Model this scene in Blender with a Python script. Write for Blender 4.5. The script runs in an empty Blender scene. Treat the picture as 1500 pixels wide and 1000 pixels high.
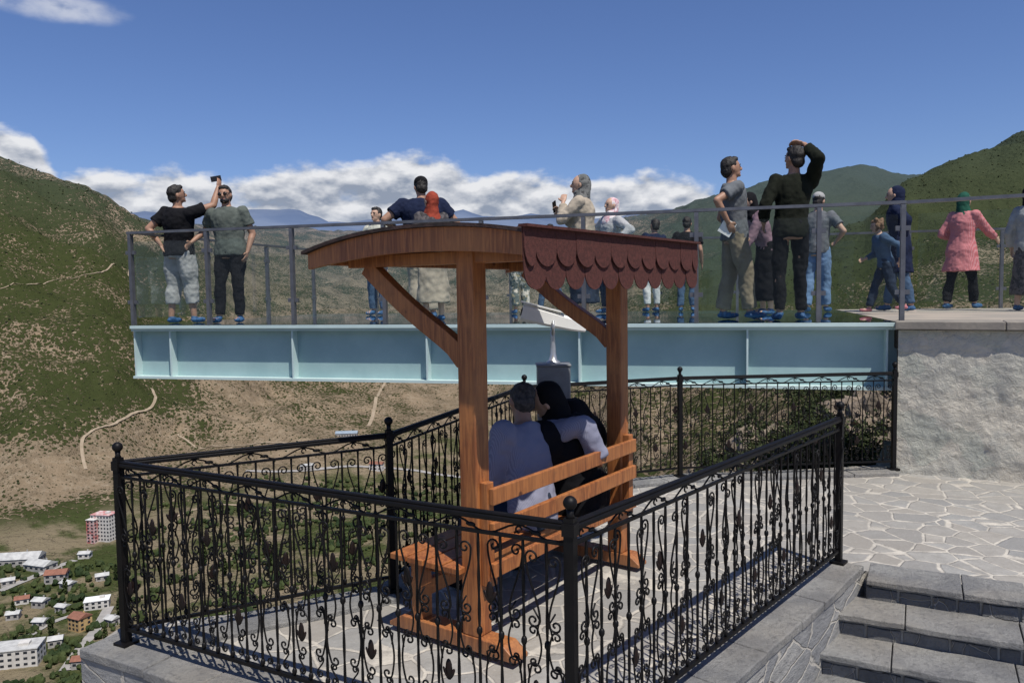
import bpy, math, random
from mathutils import Vector, Matrix, noise
random.seed(7)
V=Vector
SC=bpy.context.scene
COL=SC.collection
# ------------------------------------------------------------------ camera maths
F=1150.0; TH=math.atan(73/F); RO=0.015; EYE=1.75
X0=V((1,0,0)); FW=V((0,math.cos(TH),-math.sin(TH))); U0=V((0,math.sin(TH),math.cos(TH)))
CR=X0*math.cos(RO)-U0*math.sin(RO); CU=X0*math.sin(RO)+U0*math.cos(RO)
CAM=V((0,0,EYE))
def ray(px,py): return FW+CR*((px-750)/F)+CU*((500-py)/F)
def G(px,py,z=0.0):
    d=ray(px,py); t=(z-EYE)/d.z; return CAM+d*t
def PY(px,py,Y):
    d=ray(px,py); return CAM+d*(Y/d.y)
def HZ(px): return 427-0.015*(px-750)
cd=bpy.data.cameras.new('camera'); cam=bpy.data.objects.new('camera',cd); COL.objects.link(cam)
cd.lens=F/1500*36; cd.sensor_width=36; cd.clip_start=0.05; cd.clip_end=40000
m=Matrix((CR,CU,-FW)).transposed().to_4x4(); m.translation=CAM; cam.matrix_world=m
SC.camera=cam
SC.view_settings.view_transform='Standard'; SC.view_settings.look='None'; SC.view_settings.exposure=0
# ------------------------------------------------------------------ materials
def nd(nt,typ,ins=None,**pr):
    n=nt.nodes.new(typ)
    for k,v in pr.items(): setattr(n,k,v)
    for k,v in (ins or {}).items():
        s=n.inputs[k]
        if isinstance(v,bpy.types.NodeSocket): nt.links.new(v,s)
        else: s.default_value=v
    return n
def c4(c): return (c[0],c[1],c[2],1)
def mixc(nt,f,a,b,mode='MIX'):
    n=nt.nodes.new('ShaderNodeMix'); n.data_type='RGBA'; n.blend_type=mode
    for i,v in ((0,f),(6,a),(7,b)):
        if isinstance(v,bpy.types.NodeSocket): nt.links.new(v,n.inputs[i])
        else: n.inputs[i].default_value=v if i==0 else c4(v)
    return n.outputs[2]
def mth(nt,op,a,b=None,c=None,clamp=False):
    n=nt.nodes.new('ShaderNodeMath'); n.operation=op; n.use_clamp=clamp
    for i,v in enumerate((a,b,c)):
        if v is None: continue
        if isinstance(v,bpy.types.NodeSocket): nt.links.new(v,n.inputs[i])
        else: n.inputs[i].default_value=v
    return n.outputs[0]
def smooth(nt,v,a,b,o0=0.0,o1=1.0):
    n=nt.nodes.new('ShaderNodeMapRange'); n.interpolation_type='SMOOTHSTEP'
    nt.links.new(v,n.inputs[0]); n.inputs[1].default_value=a; n.inputs[2].default_value=b; n.inputs[3].default_value=o0; n.inputs[4].default_value=o1
    return n.outputs[0]
def newmat(name):
    m=bpy.data.materials.new(name); m.use_nodes=True; nt=m.node_tree; b=nt.nodes['Principled BSDF']
    return m,nt,b
def coords(nt,scale=(1,1,1)):
    tc=nd(nt,'ShaderNodeTexCoord'); mp=nd(nt,'ShaderNodeMapping',{'Vector':tc.outputs['Object'],'Scale':scale}); return mp.outputs[0]
def M(name,c1,c2=None,scale=4,rough=.75,bump=.25,bscale=40,dist=.01,metal=0,stretch=(1,1,1),spec=.4):
    m,nt,b=newmat(name); co=coords(nt,stretch)
    c2=c2 or tuple(x*.7 for x in c1)
    n=nd(nt,'ShaderNodeTexNoise',{'Vector':co,'Scale':scale,'Detail':6.0,'Roughness':.6})
    f=smooth(nt,n.outputs[0],.35,.65)
    nt.links.new(mixc(nt,f,c1,c2),b.inputs['Base Color'])
    b.inputs['Roughness'].default_value=rough; b.inputs['Metallic'].default_value=metal; b.inputs['Specular IOR Level'].default_value=spec
    if bump:
        n2=nd(nt,'ShaderNodeTexNoise',{'Vector':co,'Scale':bscale,'Detail':5.0})
        bp=nd(nt,'ShaderNodeBump',{'Strength':bump,'Distance':dist,'Height':n2.outputs[0]})
        nt.links.new(bp.outputs[0],b.inputs['Normal'])
    return m
def cloth(name,c,var=.75,bs=14): return M(name,c,tuple(x*var for x in c),6,.9,.5,bs,.02,spec=.15)
def stripes(name,ca,cb,scale,axis='X',chk=False):
    m,nt,b=newmat(name); co=coords(nt)
    w=nd(nt,'ShaderNodeTexWave',{'Vector':co,'Scale':scale,'Distortion':1.0,'Detail':1.0},bands_direction=axis)
    nt.links.new(mixc(nt,smooth(nt,w.outputs[1],.4,.6),ca,cb),b.inputs['Base Color']); b.inputs['Roughness'].default_value=.9
    n2=nd(nt,'ShaderNodeTexNoise',{'Vector':co,'Scale':14.0,'Detail':4.0})
    bp=nd(nt,'ShaderNodeBump',{'Strength':.4,'Distance':.02,'Height':n2.outputs[0]}); nt.links.new(bp.outputs[0],b.inputs['Normal'])
    return m
def patches(name,ca,cb,cc,scale):
    m,nt,b=newmat(name); co=coords(nt)
    n=nd(nt,'ShaderNodeTexNoise',{'Vector':co,'Scale':scale,'Detail':3.0})
    a=mixc(nt,smooth(nt,n.outputs[0],.45,.5),ca,cb); n2=nd(nt,'ShaderNodeTexNoise',{'Vector':co,'Scale':scale*1.7,'Detail':2.0})
    nt.links.new(mixc(nt,smooth(nt,n2.outputs[0],.56,.6),a,cc),b.inputs['Base Color']); b.inputs['Roughness'].default_value=.9
    return m
def paving():
    m,nt,b=newmat('crazy_paving'); co=coords(nt)
    wn=nd(nt,'ShaderNodeTexNoise',{'Vector':co,'Scale':1.6,'Detail':2.0})
    vm=nd(nt,'ShaderNodeVectorMath',{0:wn.outputs[1],1:(.16,.16,0)},operation='MULTIPLY'); va=nd(nt,'ShaderNodeVectorMath',{0:vm.outputs[0],1:co},operation='ADD')
    fl=nd(nt,'ShaderNodeVectorMath',{0:va.outputs[0],1:(1,1,0)},operation='MULTIPLY')
    v1=nd(nt,'ShaderNodeTexVoronoi',{'Vector':fl.outputs[0],'Scale':4.6,'Randomness':.95},feature='DISTANCE_TO_EDGE')
    v2=nd(nt,'ShaderNodeTexVoronoi',{'Vector':fl.outputs[0],'Scale':4.6,'Randomness':.95})
    n=nd(nt,'ShaderNodeTexNoise',{'Vector':co,'Scale':9.0,'Detail':8.0,'Roughness':.7})
    n4=nd(nt,'ShaderNodeTexNoise',{'Vector':co,'Scale':45.0,'Detail':6.0,'Roughness':.7})
    ed=mth(nt,'ADD',v1.outputs[0],mth(nt,'ADD',mth(nt,'MULTIPLY',mth(nt,'SUBTRACT',n4.outputs[0],.5),.05),mth(nt,'MULTIPLY',mth(nt,'SUBTRACT',n.outputs[0],.5),.05)))
    edge=smooth(nt,ed,.02,.055)
    sep=nd(nt,'ShaderNodeSeparateColor',{0:v2.outputs['Color']})
    st=mixc(nt,sep.outputs[0],(.23,.228,.222),(.35,.345,.325))
    st=mixc(nt,smooth(nt,n.outputs[0],.3,.7,0,.75),st,(.20,.198,.19)); st=mixc(nt,mth(nt,'MULTIPLY',sep.outputs[1],.32),st,(.37,.31,.235))
    st=mixc(nt,smooth(nt,n4.outputs[0],.5,.75,0,.4),st,(.44,.43,.40))
    n3=nd(nt,'ShaderNodeTexNoise',{'Vector':co,'Scale':.7,'Detail':4.0})
    mo=mixc(nt,smooth(nt,n.outputs[0],.35,.65),(.54,.50,.43),(.36,.335,.295))
    col=mixc(nt,edge,mo,st); col=mixc(nt,smooth(nt,n3.outputs[0],.45,.7,0,.35),col,(.24,.22,.19))
    nt.links.new(col,b.inputs['Base Color']); b.inputs['Roughness'].default_value=.85
    h=mth(nt,'ADD',mth(nt,'MULTIPLY',edge,.6),mth(nt,'ADD',mth(nt,'MULTIPLY',n.outputs[0],.5),mth(nt,'MULTIPLY',n4.outputs[0],.25)))
    bp=nd(nt,'ShaderNodeBump',{'Strength':.7,'Distance':.02,'Height':h}); nt.links.new(bp.outputs[0],b.inputs['Normal'])
    return m
def rubble(name,sc,ca,cb,mort,ew=.05,green=0.0,big=.03,flat3=(1,1,1.3)):
    m,nt,b=newmat(name); co=coords(nt,flat3)
    wn=nd(nt,'ShaderNodeTexNoise',{'Vector':co,'Scale':2.5,'Detail':3.0})
    vm=nd(nt,'ShaderNodeVectorMath',{0:wn.outputs[1],1:(.25,.25,.25)},operation='MULTIPLY'); va=nd(nt,'ShaderNodeVectorMath',{0:vm.outputs[0],1:co},operation='ADD')
    v1=nd(nt,'ShaderNodeTexVoronoi',{'Vector':va.outputs[0],'Scale':sc},feature='DISTANCE_TO_EDGE')
    v2=nd(nt,'ShaderNodeTexVoronoi',{'Vector':va.outputs[0],'Scale':sc})
    n=nd(nt,'ShaderNodeTexNoise',{'Vector':co,'Scale':11.0,'Detail':9.0,'Roughness':.7})
    edge=smooth(nt,v1.outputs[0],ew*.3,ew)
    sep=nd(nt,'ShaderNodeSeparateColor',{0:v2.outputs['Color']})
    st=mixc(nt,sep.outputs[0],ca,cb); st=mixc(nt,mth(nt,'MULTIPLY',sep.outputs[2],green),st,(.24,.30,.25))
    st=mixc(nt,smooth(nt,n.outputs[0],.4,.7,0,.5),st,tuple(x*.6 for x in ca))
    nt.links.new(mixc(nt,edge,mort,st),b.inputs['Base Color']); b.inputs['Roughness'].default_value=.9
    h=mth(nt,'ADD',mth(nt,'MULTIPLY',edge,.4),n.outputs[0])
    bp=nd(nt,'ShaderNodeBump',{'Strength':.9,'Distance':big,'Height':h}); nt.links.new(bp.outputs[0],b.inputs['Normal'])
    return m
def wallmat():
    m,nt,b=newmat('wall_render'); co=coords(nt)
    n1=nd(nt,'ShaderNodeTexNoise',{'Vector':co,'Scale':2.6,'Detail':8.0,'Roughness':.6}); n2=nd(nt,'ShaderNodeTexNoise',{'Vector':co,'Scale':16.0,'Detail':8.0,'Roughness':.68,'Distortion':.8}); n3=nd(nt,'ShaderNodeTexNoise',{'Vector':co,'Scale':4.0,'Detail':5.0})
    vo=nd(nt,'ShaderNodeTexVoronoi',{'Vector':nd(nt,'ShaderNodeVectorMath',{0:co,1:nd(nt,'ShaderNodeVectorMath',{0:n3.outputs[1],1:(.3,.3,.3)},operation='MULTIPLY').outputs[0]},operation='ADD').outputs[0],'Scale':4.2})
    sep=nd(nt,'ShaderNodeSeparateColor',{0:vo.outputs['Color']})
    col=mixc(nt,smooth(nt,n1.outputs[0],.42,.58),(.52,.48,.40),(.43,.415,.36)); col=mixc(nt,mth(nt,'MULTIPLY',smooth(nt,sep.outputs[0],.62,.7),.35),col,(.33,.37,.315)); col=mixc(nt,smooth(nt,n2.outputs[0],.54,.72,0,.5),col,(.29,.27,.225))
    col=mixc(nt,smooth(nt,n2.outputs[0],.42,.30,0,.5),col,(.58,.55,.48))
    nt.links.new(col,b.inputs['Base Color']); b.inputs['Roughness'].default_value=.95
    h=mth(nt,'ADD',mth(nt,'MULTIPLY',n2.outputs[0],.6),mth(nt,'ADD',mth(nt,'MULTIPLY',n1.outputs[0],1.4),mth(nt,'MULTIPLY',sep.outputs[1],.12)))
    bp=nd(nt,'ShaderNodeBump',{'Strength':.9,'Distance':.05,'Height':h}); nt.links.new(bp.outputs[0],b.inputs['Normal']); return m
def wood():
    m,nt,b=newmat('stained_wood')
    tc=nd(nt,'ShaderNodeTexCoord')
    n=nd(nt,'ShaderNodeTexNoise',{'Vector':tc.outputs['Object'],'Scale':3.0,'Detail':3.0})
    mp=nd(nt,'ShaderNodeMapping',{'Vector':tc.outputs['Object'],'Scale':(30,30,2.5)})
    g=nd(nt,'ShaderNodeTexNoise',{'Vector':mp.outputs[0],'Scale':1.6,'Detail':6.0,'Distortion':1.2})
    n2=nd(nt,'ShaderNodeTexNoise',{'Vector':tc.outputs['Object'],'Scale':14.0,'Detail':6.0,'Roughness':.7})
    col=mixc(nt,smooth(nt,g.outputs[0],.35,.65),(.39,.140,.042),(.20,.062,.020))
    col=mixc(nt,smooth(nt,n.outputs[0],.4,.7,0,.5),col,(.45,.19,.062)); col=mixc(nt,smooth(nt,n2.outputs[0],.52,.72,0,.4),col,(.14,.06,.028))
    kn=nd(nt,'ShaderNodeTexVoronoi',{'Vector':tc.outputs['Object'],'Scale':4.3}); col=mixc(nt,smooth(nt,kn.outputs[0],.05,.09,.85,0),col,(.07,.02,.01))
    sz=nd(nt,'ShaderNodeSeparateXYZ',{0:tc.outputs['Object']}); col=mixc(nt,smooth(nt,mth(nt,'ADD',sz.outputs[2],mth(nt,'MULTIPLY',n2.outputs[0],.12)),.22,.04,0,.4),col,(.22,.14,.09))
    nt.links.new(col,b.inputs['Base Color']); b.inputs['Roughness'].default_value=.5
    bp=nd(nt,'ShaderNodeBump',{'Strength':.4,'Distance':.004,'Height':g.outputs[0]}); nt.links.new(bp.outputs[0],b.inputs['Normal'])
    return m
def glassm(name,tint,gl,rough=.01):
    m=bpy.data.materials.new(name); m.use_nodes=True; nt=m.node_tree; nt.nodes.clear()
    o=nd(nt,'ShaderNodeOutputMaterial'); t=nd(nt,'ShaderNodeBsdfTransparent',{'Color':c4(tint)}); g=nd(nt,'ShaderNodeBsdfGlossy',{'Roughness':rough,'Color':(.9,.95,1,1)})
    lw=nd(nt,'ShaderNodeFresnel',{'IOR':1.45}); f=mth(nt,'MULTIPLY',lw.outputs[0],gl,clamp=True)
    mx=nd(nt,'ShaderNodeMixShader',{0:f,1:t.outputs[0],2:g.outputs[0]}); nt.links.new(mx.outputs[0],o.inputs[0]); return m
def terrain_mat():
    m,nt,b=newmat('hillside_scrub'); g=nd(nt,'ShaderNodeNewGeometry'); P=g.outputs['Position']
    sp=nd(nt,'ShaderNodeSeparateXYZ',{0:P})
    def ns(s,d=8.0,r=.6): return nd(nt,'ShaderNodeTexNoise',{'Vector':P,'Scale':s,'Detail':d,'Roughness':r}).outputs[0]
    big=ns(.0045,6.0); mid=ns(.02,8.0,.65); fine=ns(.12,8.0,.7)
    soil=mixc(nt,smooth(nt,mid,.35,.65),(.27,.205,.135),(.175,.135,.088)); soil=mixc(nt,smooth(nt,fine,.45,.7),soil,(.31,.25,.175))
    wz=mth(nt,'ADD',sp.outputs[2],mth(nt,'MULTIPLY',mid,60.0)); st_=nd(nt,'ShaderNodeTexNoise',{'Vector':nd(nt,'ShaderNodeCombineXYZ',{2:wz}).outputs[0],'Scale':.09,'Detail':4.0}).outputs[0]
    soil=mixc(nt,smooth(nt,st_,.50,.62,0,.4),soil,(.12,.095,.065))
    vo=nd(nt,'ShaderNodeTexVoronoi',{'Vector':P,'Scale':.19}); vo2=nd(nt,'ShaderNodeTexVoronoi',{'Vector':P,'Scale':.40})
    rt=mth(nt,'DIVIDE',sp.outputs[0],mth(nt,'MAXIMUM',sp.outputs[1],10.0))
    gl=smooth(nt,rt,-.48,-.32,.34,.04); gr=smooth(nt,rt,.10,.36,0,1.0)
    far=smooth(nt,sp.outputs[1],1100.0,1700.0,.16,.80); gr=mth(nt,'MULTIPLY',gr,far)
    bank=mth(nt,'MULTIPLY',smooth(nt,sp.outputs[2],-208,-196),smooth(nt,sp.outputs[2],-135,-170,0,.48))
    bank=mth(nt,'MULTIPLY',bank,smooth(nt,rt,-.40,-.50,.25,1.0))
    cover=mth(nt,'SUBTRACT',mth(nt,'ADD',mth(nt,'ADD',gl,gr),mth(nt,'ADD',mth(nt,'MULTIPLY',mth(nt,'SUBTRACT',big,.5),1.4),mth(nt,'ADD',.43,mth(nt,'MULTIPLY',mth(nt,'SUBTRACT',mid,.5),.9)))),bank)
    dots=mth(nt,'SUBTRACT',mth(nt,'MULTIPLY',cover,.95),vo.outputs[0])
    dots2=mth(nt,'SUBTRACT',mth(nt,'MULTIPLY',cover,.80),vo2.outputs[0])
    mask=mth(nt,'MAXIMUM',smooth(nt,dots,-.04,.14),smooth(nt,dots2,-.02,.14))
    gc=mixc(nt,fine,(.026,.036,.013),(.066,.074,.028))
    col=mixc(nt,mask,soil,gc)
    vf=smooth(nt,sp.outputs[2],-202,-215); vn=smooth(nt,ns(.018,5.0),.42,.56)
    fld=mixc(nt,vn,(.062,.078,.028),(.26,.21,.14)); col=mixc(nt,mth(nt,'MULTIPLY',vf,.8),col,fld)
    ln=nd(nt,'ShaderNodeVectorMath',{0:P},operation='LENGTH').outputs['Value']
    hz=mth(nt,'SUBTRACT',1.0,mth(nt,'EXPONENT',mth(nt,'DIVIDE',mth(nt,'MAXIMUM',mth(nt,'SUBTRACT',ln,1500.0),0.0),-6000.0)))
    col=mixc(nt,hz,col,(.08,.125,.19))  # aerial haze painted into the base colour, stronger with distance
    nt.links.new(col,b.inputs['Base Color']); b.inputs['Roughness'].default_value=1; b.inputs['Specular IOR Level'].default_value=0
    h=mth(nt,'ADD',mth(nt,'MULTIPLY',mid,16.0),mth(nt,'ADD',mth(nt,'MULTIPLY',fine,3.0),mth(nt,'MULTIPLY',mask,1.5)))
    bp=nd(nt,'ShaderNodeBump',{'Strength':1.0,'Distance':1.0,'Height':h}); nt.links.new(bp.outputs[0],b.inputs['Normal'])
    return m
def foliage(name,a,bc,sc=.5):
    m,nt,b=newmat(name); g=nd(nt,'ShaderNodeNewGeometry')
    n=nd(nt,'ShaderNodeTexNoise',{'Vector':g.outputs['Position'],'Scale':sc,'Detail':4.0})
    nt.links.new(mixc(nt,smooth(nt,n.outputs[0],.35,.65),a,bc),b.inputs['Base Color']); b.inputs['Roughness'].default_value=.8; b.inputs['Specular IOR Level'].default_value=.2
    return m
def slabmat():
    m,nt,b=newmat('slab_stone'); co=coords(nt)
    n1=nd(nt,'ShaderNodeTexNoise',{'Vector':co,'Scale':3.0,'Detail':8.0,'Roughness':.65}); n2=nd(nt,'ShaderNodeTexNoise',{'Vector':co,'Scale':28.0,'Detail':9.0,'Roughness':.75}); n3=nd(nt,'ShaderNodeTexNoise',{'Vector':co,'Scale':1.1,'Detail':3.0})
    col=mixc(nt,smooth(nt,n1.outputs[0],.38,.62),(.305,.30,.285),(.20,.20,.20)); col=mixc(nt,smooth(nt,n3.outputs[0],.45,.65,0,.45),col,(.30,.265,.215)); col=mixc(nt,smooth(nt,n2.outputs[0],.48,.68,0,.65),col,(.13,.13,.13))
    nt.links.new(col,b.inputs['Base Color']); b.inputs['Roughness'].default_value=.9
    bp=nd(nt,'ShaderNodeBump',{'Strength':1.0,'Distance':.03,'Height':mth(nt,'ADD',n2.outputs[0],n1.outputs[0])}); nt.links.new(bp.outputs[0],b.inputs['Normal']); return m
PAV=paving(); WALL=wallmat()
BLOCK=rubble('block_stone',3.4,(.23,.23,.23),(.33,.32,.30),(.42,.39,.34),.05,0,.025,(1,1,2.0))
SLAB=slabmat()
ROCK=M('rock',(.24,.19,.14),(.085,.07,.052),1.2,.95,.9,6,.15)
WOOD=wood(); IRON=M('black_iron',(.0035,.0035,.004),(.006,.005,.005),20,.5,.3,90,.002,spec=.22); LEAFI=M('bronzed_iron',(.016,.008,.006),(.007,.005,.005),30,.5,.3,90,.002,spec=.25)
SHING=M('maroon_shingle',(.105,.040,.034),(.068,.029,.025),60,.95,.8,260,.004,spec=.15); FELT=M('roof_felt',(.03,.022,.02),(.06,.035,.03),8,.95,.6,30,.01)
DWOOD=M('dark_plank',(.13,.045,.018),(.05,.018,.008),9,.7,.4,60,.004,stretch=(1,12,12))
TEAL=M('aqua_paint',(.33,.465,.465),(.28,.41,.415),2,.5,.08,6,.01); TEALL=M('pale_aqua_paint',(.52,.64,.62),(.46,.58,.57),2,.45,.05,6,.01)
STEEL=M('grey_steel',(.17,.17,.18),(.12,.12,.13),6,.4,.05,60,.002,metal=.6); SILV=M('silver_metal',(.55,.56,.57),(.42,.43,.44),8,.35,.1,60,.002,metal=.7)
GLP=glassm('railing_glass',(.925,.95,.945),.25); GLF=glassm('floor_glass',(.46,.56,.58),1.1,.03)
WHITE=M('white_paint',(.86,.86,.84),(.80,.80,.78),5,.4,.05,20,.002)
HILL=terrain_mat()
# ------------------------------------------------------------------ mesh builder
def frame(t):
    a=V((0,0,1)) if abs(t.z)<.9 else V((0,1,0)); x=t.cross(a).normalized(); return x,x.cross(t).normalized()
class MB:
    def __init__(s): s.v=[]; s.f=[]; s.mi=[]; s.cur=0
    def add(s,vs,fs):
        o=len(s.v); s.v+= [tuple(p) for p in vs]; s.f+=[tuple(i+o for i in f) for f in fs]; s.mi+=[s.cur]*len(fs)
    def box(s,c,size,R=None):
        c=V(c); hx,hy,hz=[q/2 for q in size]; P=[V((x*hx,y*hy,z*hz)) for z in(-1,1) for y in(-1,1) for x in(-1,1)]
        if R: P=[R@p for p in P]
        s.add([c+p for p in P],[(0,2,3,1),(4,5,7,6),(0,1,5,4),(2,6,7,3),(0,4,6,2),(1,3,7,5)])
    def bar(s,a,b,w,h):
        a=V(a);b=V(b);t=(b-a).normalized(); x=t.cross(V((0,0,1)))
        x=x.normalized() if x.length>1e-4 else V((1,0,0)); z=x.cross(t)
        P=[p+x*(i*w/2)+z*(j*h/2) for p in(a,b) for i,j in((-1,-1),(1,-1),(1,1),(-1,1))]
        s.add(P,[(3,2,1,0),(4,5,6,7),(0,1,5,4),(1,2,6,5),(2,3,7,6),(3,0,4,7)])
    def tube(s,path,r,seg=8,twist=0,close=True):
        path=[V(p) for p in path]; n=len(path)
        if not hasattr(r,'__len__'): r=[r]*n
        t=(path[1]-path[0]).normalized(); x,y=frame(t); vs=[]
        for i,p in enumerate(path):
            t2=((path[min(i+1,n-1)]-path[max(i-1,0)])); t2=t2.normalized() if t2.length>1e-9 else t
            q=t.rotation_difference(t2); x=q@x; y=q@y; t=t2
            for k in range(seg):
                a=2*math.pi*k/seg+twist*i; vs.append(p+(x*math.cos(a)+y*math.sin(a))*r[i])
        fs=[(i*seg+k,i*seg+(k+1)%seg,(i+1)*seg+(k+1)%seg,(i+1)*seg+k) for i in range(n-1) for k in range(seg)]
        if close: fs+=[tuple(reversed(range(seg))),tuple((n-1)*seg+k for k in range(seg))]
        s.add(vs,fs)
    def ell(s,c,rad,R=None,su=14,sv=8):
        c=V(c); vs=[]; 
        if not hasattr(rad,'__len__'): rad=(rad,)*3
        for j in range(1,sv):
            ph=math.pi*j/sv
            for i in range(su):
                th=2*math.pi*i/su; p=V((math.sin(ph)*math.cos(th)*rad[0],math.sin(ph)*math.sin(th)*rad[1],math.cos(ph)*rad[2])); vs.append(c+(R@p if R else p))
        for zz in(1,-1):
            p=V((0,0,zz*rad[2])); vs.append(c+(R@p if R else p))
        T=len(vs)-2; B=T+1; fs=[]
        for j in range(sv-2):
            for i in range(su): a=j*su+i; b_=j*su+(i+1)%su; fs.append((a,a+su,b_+su,b_))
        for i in range(su): fs.append((T,i,(i+1)%su)); k=(sv-2)*su; fs.append((B,k+(i+1)%su,k+i))
        s.add(vs,fs)
    def loft(s,rings,seg=20):
        vs=[]
        for c,x,y in rings:
            for k in range(seg):
                a=2*math.pi*k/seg; vs.append(V(c)+V(x)*math.cos(a)+V(y)*math.sin(a))
        n=len(rings)
        fs=[(i*seg+k,i*seg+(k+1)%seg,(i+1)*seg+(k+1)%seg,(i+1)*seg+k) for i in range(n-1) for k in range(seg)]
        fs+=[tuple(reversed(range(seg))),tuple((n-1)*seg+k for k in range(seg))]
        s.add(vs,fs)
    def limb(s,pts,rs,seg=12):
        for i in range(len(pts)-1):
            if (V(pts[i+1])-V(pts[i])).length>1e-5: s.tube([pts[i],pts[i+1]],[rs[i],rs[i+1]],seg)
        for p,r in zip(pts,rs): s.ell(p,r,None,12,7)
    def build(s,name,mat,parent=None,sm=False,loc=None):
        me=bpy.data.meshes.new(name); me.from_pydata(s.v,[],s.f)
        for mm in (mat if isinstance(mat,(list,tuple)) else [mat]): me.materials.append(mm)
        if isinstance(mat,(list,tuple)): me.polygons.foreach_set('material_index',s.mi)
        if sm: me.polygons.foreach_set('use_smooth',[True]*len(me.polygons))
        me.update(); o=bpy.data.objects.new(name,me); COL.objects.link(o)
        if parent: o.parent=parent
        if loc is not None: o.location=loc
        return o
def bevel(o,w=.006,seg=2):
    b=o.modifiers.new('bevel','BEVEL'); b.width=w; b.segments=seg; b.limit_method='ANGLE'; return o
def tag(o,label,cat,group=None,kind=None):
    o['label']=label; o['category']=cat
    if group: o['group']=group
    if kind: o['kind']=kind
    return o
def thing(name,label,cat,loc=(0,0,0),rz=0,group=None):
    o=bpy.data.objects.new(name,None); COL.objects.link(o); o.location=loc; o.rotation_euler=(0,0,rz); o.empty_display_size=.1
    return tag(o,label,cat,group)
def struct(o): o['kind']='structure'; return o
def cp(o,parent,loc=None,rot=None):
    c=o.copy(); COL.objects.link(c); c.parent=parent
    if loc is not None: c.location=loc
    if rot is not None: c.rotation_euler=rot
    return c
# ------------------------------------------------------------------ world and sun
SUN_EL=math.radians(62); sx,sy=.50,-.866
SUNV=V((sx*math.cos(SUN_EL),sy*math.cos(SUN_EL),math.sin(SUN_EL)))
sl=bpy.data.lights.new('sun','SUN'); sl.energy=5.0; sl.angle=math.radians(.5); sl.color=(1,.95,.87)
so=bpy.data.objects.new('sun',sl); COL.objects.link(so); so.rotation_euler=SUNV.to_track_quat('Z','Y').to_euler()
w=bpy.data.worlds.new('World'); SC.world=w; w.use_nodes=True; nt=w.node_tree; nt.nodes.clear()
out=nd(nt,'ShaderNodeOutputWorld')
sky=nd(nt,'ShaderNodeTexSky',sky_type='NISHITA'); sky.sun_disc=False; sky.sun_elevation=SUN_EL; sky.sun_rotation=math.atan2(sx,sy); sky.altitude=1000; sky.air_density=1.1; sky.dust_density=.5; sky.ozone_density=1.8
skc=mixc(nt,1.0,sky.outputs[0],(.74,.85,1.18),'MULTIPLY')
bg1=nd(nt,'ShaderNodeBackground',{'Color':skc,'Strength':.088})
tc=nd(nt,'ShaderNodeTexCoord'); sp=nd(nt,'ShaderNodeSeparateXYZ',{0:tc.outputs['Generated']})
az=mth(nt,'ARCTAN2',sp.outputs[0],sp.outputs[1]); el=mth(nt,'ARCSINE',sp.outputs[2])
def azel(px,py):
    d=ray(px,py).normalized(); return math.atan2(d.x,d.y),math.asin(d.z)
fc=nt.nodes.new('ShaderNodeFloatCurve'); cu=fc.mapping.curves[0]
pts=[(-.9,.10)]+[azel(*p) for p in [(-250,240),(-120,200),(0,180),(55,198),(92,247),(150,236),(250,242),(350,252),(440,240),(520,234),(600,219),(650,230),(710,248),(800,252),(900,256),(970,247),(1010,258),(1060,288),(1120,345)]]+[(.6,-.05),(1.4,.05),(2.5,.15)]
pts=[((a+math.pi)/(2*math.pi),max(0,min(1,(e+.1)/.5))) for a,e in pts]; pts=[(0,.4)]+sorted(pts)+[(1,.4)]
cu.points[0].location=pts[0]; cu.points[1].location=pts[-1]
for p in pts[1:-1]: cu.points.new(*p)
for p in cu.points: p.handle_type='AUTO_CLAMPED'
fc.mapping.update()
nt.links.new(mth(nt,'DIVIDE',mth(nt,'ADD',az,math.pi),2*math.pi),fc.inputs['Value'])
top=mth(nt,'SUBTRACT',mth(nt,'MULTIPLY',fc.outputs[0],.5),.1)
def cn(dy,scale,detail=9.0,ro=.55):
    cb=nd(nt,'ShaderNodeCombineXYZ',{0:az,1:mth(nt,'MULTIPLY',mth(nt,'ADD',el,dy),1.9),2:.3})
    return nd(nt,'ShaderNodeTexNoise',{'Vector':cb.outputs[0],'Scale':scale,'Detail':detail,'Roughness':ro}).outputs[0]
n1=cn(0,17,10.0,.52); n1b=cn(.010,17,10.0,.52); n2=cn(0,45,7.0)
dd=mth(nt,'SUBTRACT',mth(nt,'ADD',top,mth(nt,'ADD',mth(nt,'MULTIPLY',mth(nt,'SUBTRACT',n1,.48),.056),mth(nt,'MULTIPLY',mth(nt,'SUBTRACT',n2,.5),.016))),el)
mask=smooth(nt,dd,0,.018)
body=mth(nt,'MULTIPLY',mask,smooth(nt,n1,.26,.42,.6,1.0))
a0,e0=azel(75,6); wx=mth(nt,'DIVIDE',mth(nt,'SUBTRACT',az,a0),.10); we=mth(nt,'DIVIDE',mth(nt,'SUBTRACT',el,e0),.022)
wd=mth(nt,'SUBTRACT',1.25,mth(nt,'ADD',mth(nt,'MULTIPLY',wx,wx),mth(nt,'MULTIPLY',we,we)))
wm=smooth(nt,mth(nt,'MULTIPLY',wd,n1),.25,.8,0,.6)
allm=mth(nt,'MAXIMUM',body,wm)
rel=mth(nt,'MULTIPLY',mth(nt,'SUBTRACT',n1,n1b),4.0)
br=mth(nt,'ADD',mth(nt,'ADD',.42,rel),mth(nt,'ADD',mth(nt,'MULTIPLY',mth(nt,'SUBTRACT',n2,.5),.5),smooth(nt,dd,.0,.05,.45,-.05)),clamp=True)
cc=mixc(nt,br,(.30,.35,.45),(.86,.87,.90))
cc=mixc(nt,smooth(nt,el,.11,.06,0,.6),cc,(.38,.46,.60))
bg2=nd(nt,'ShaderNodeBackground',{'Color':cc,'Strength':.94})
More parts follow.
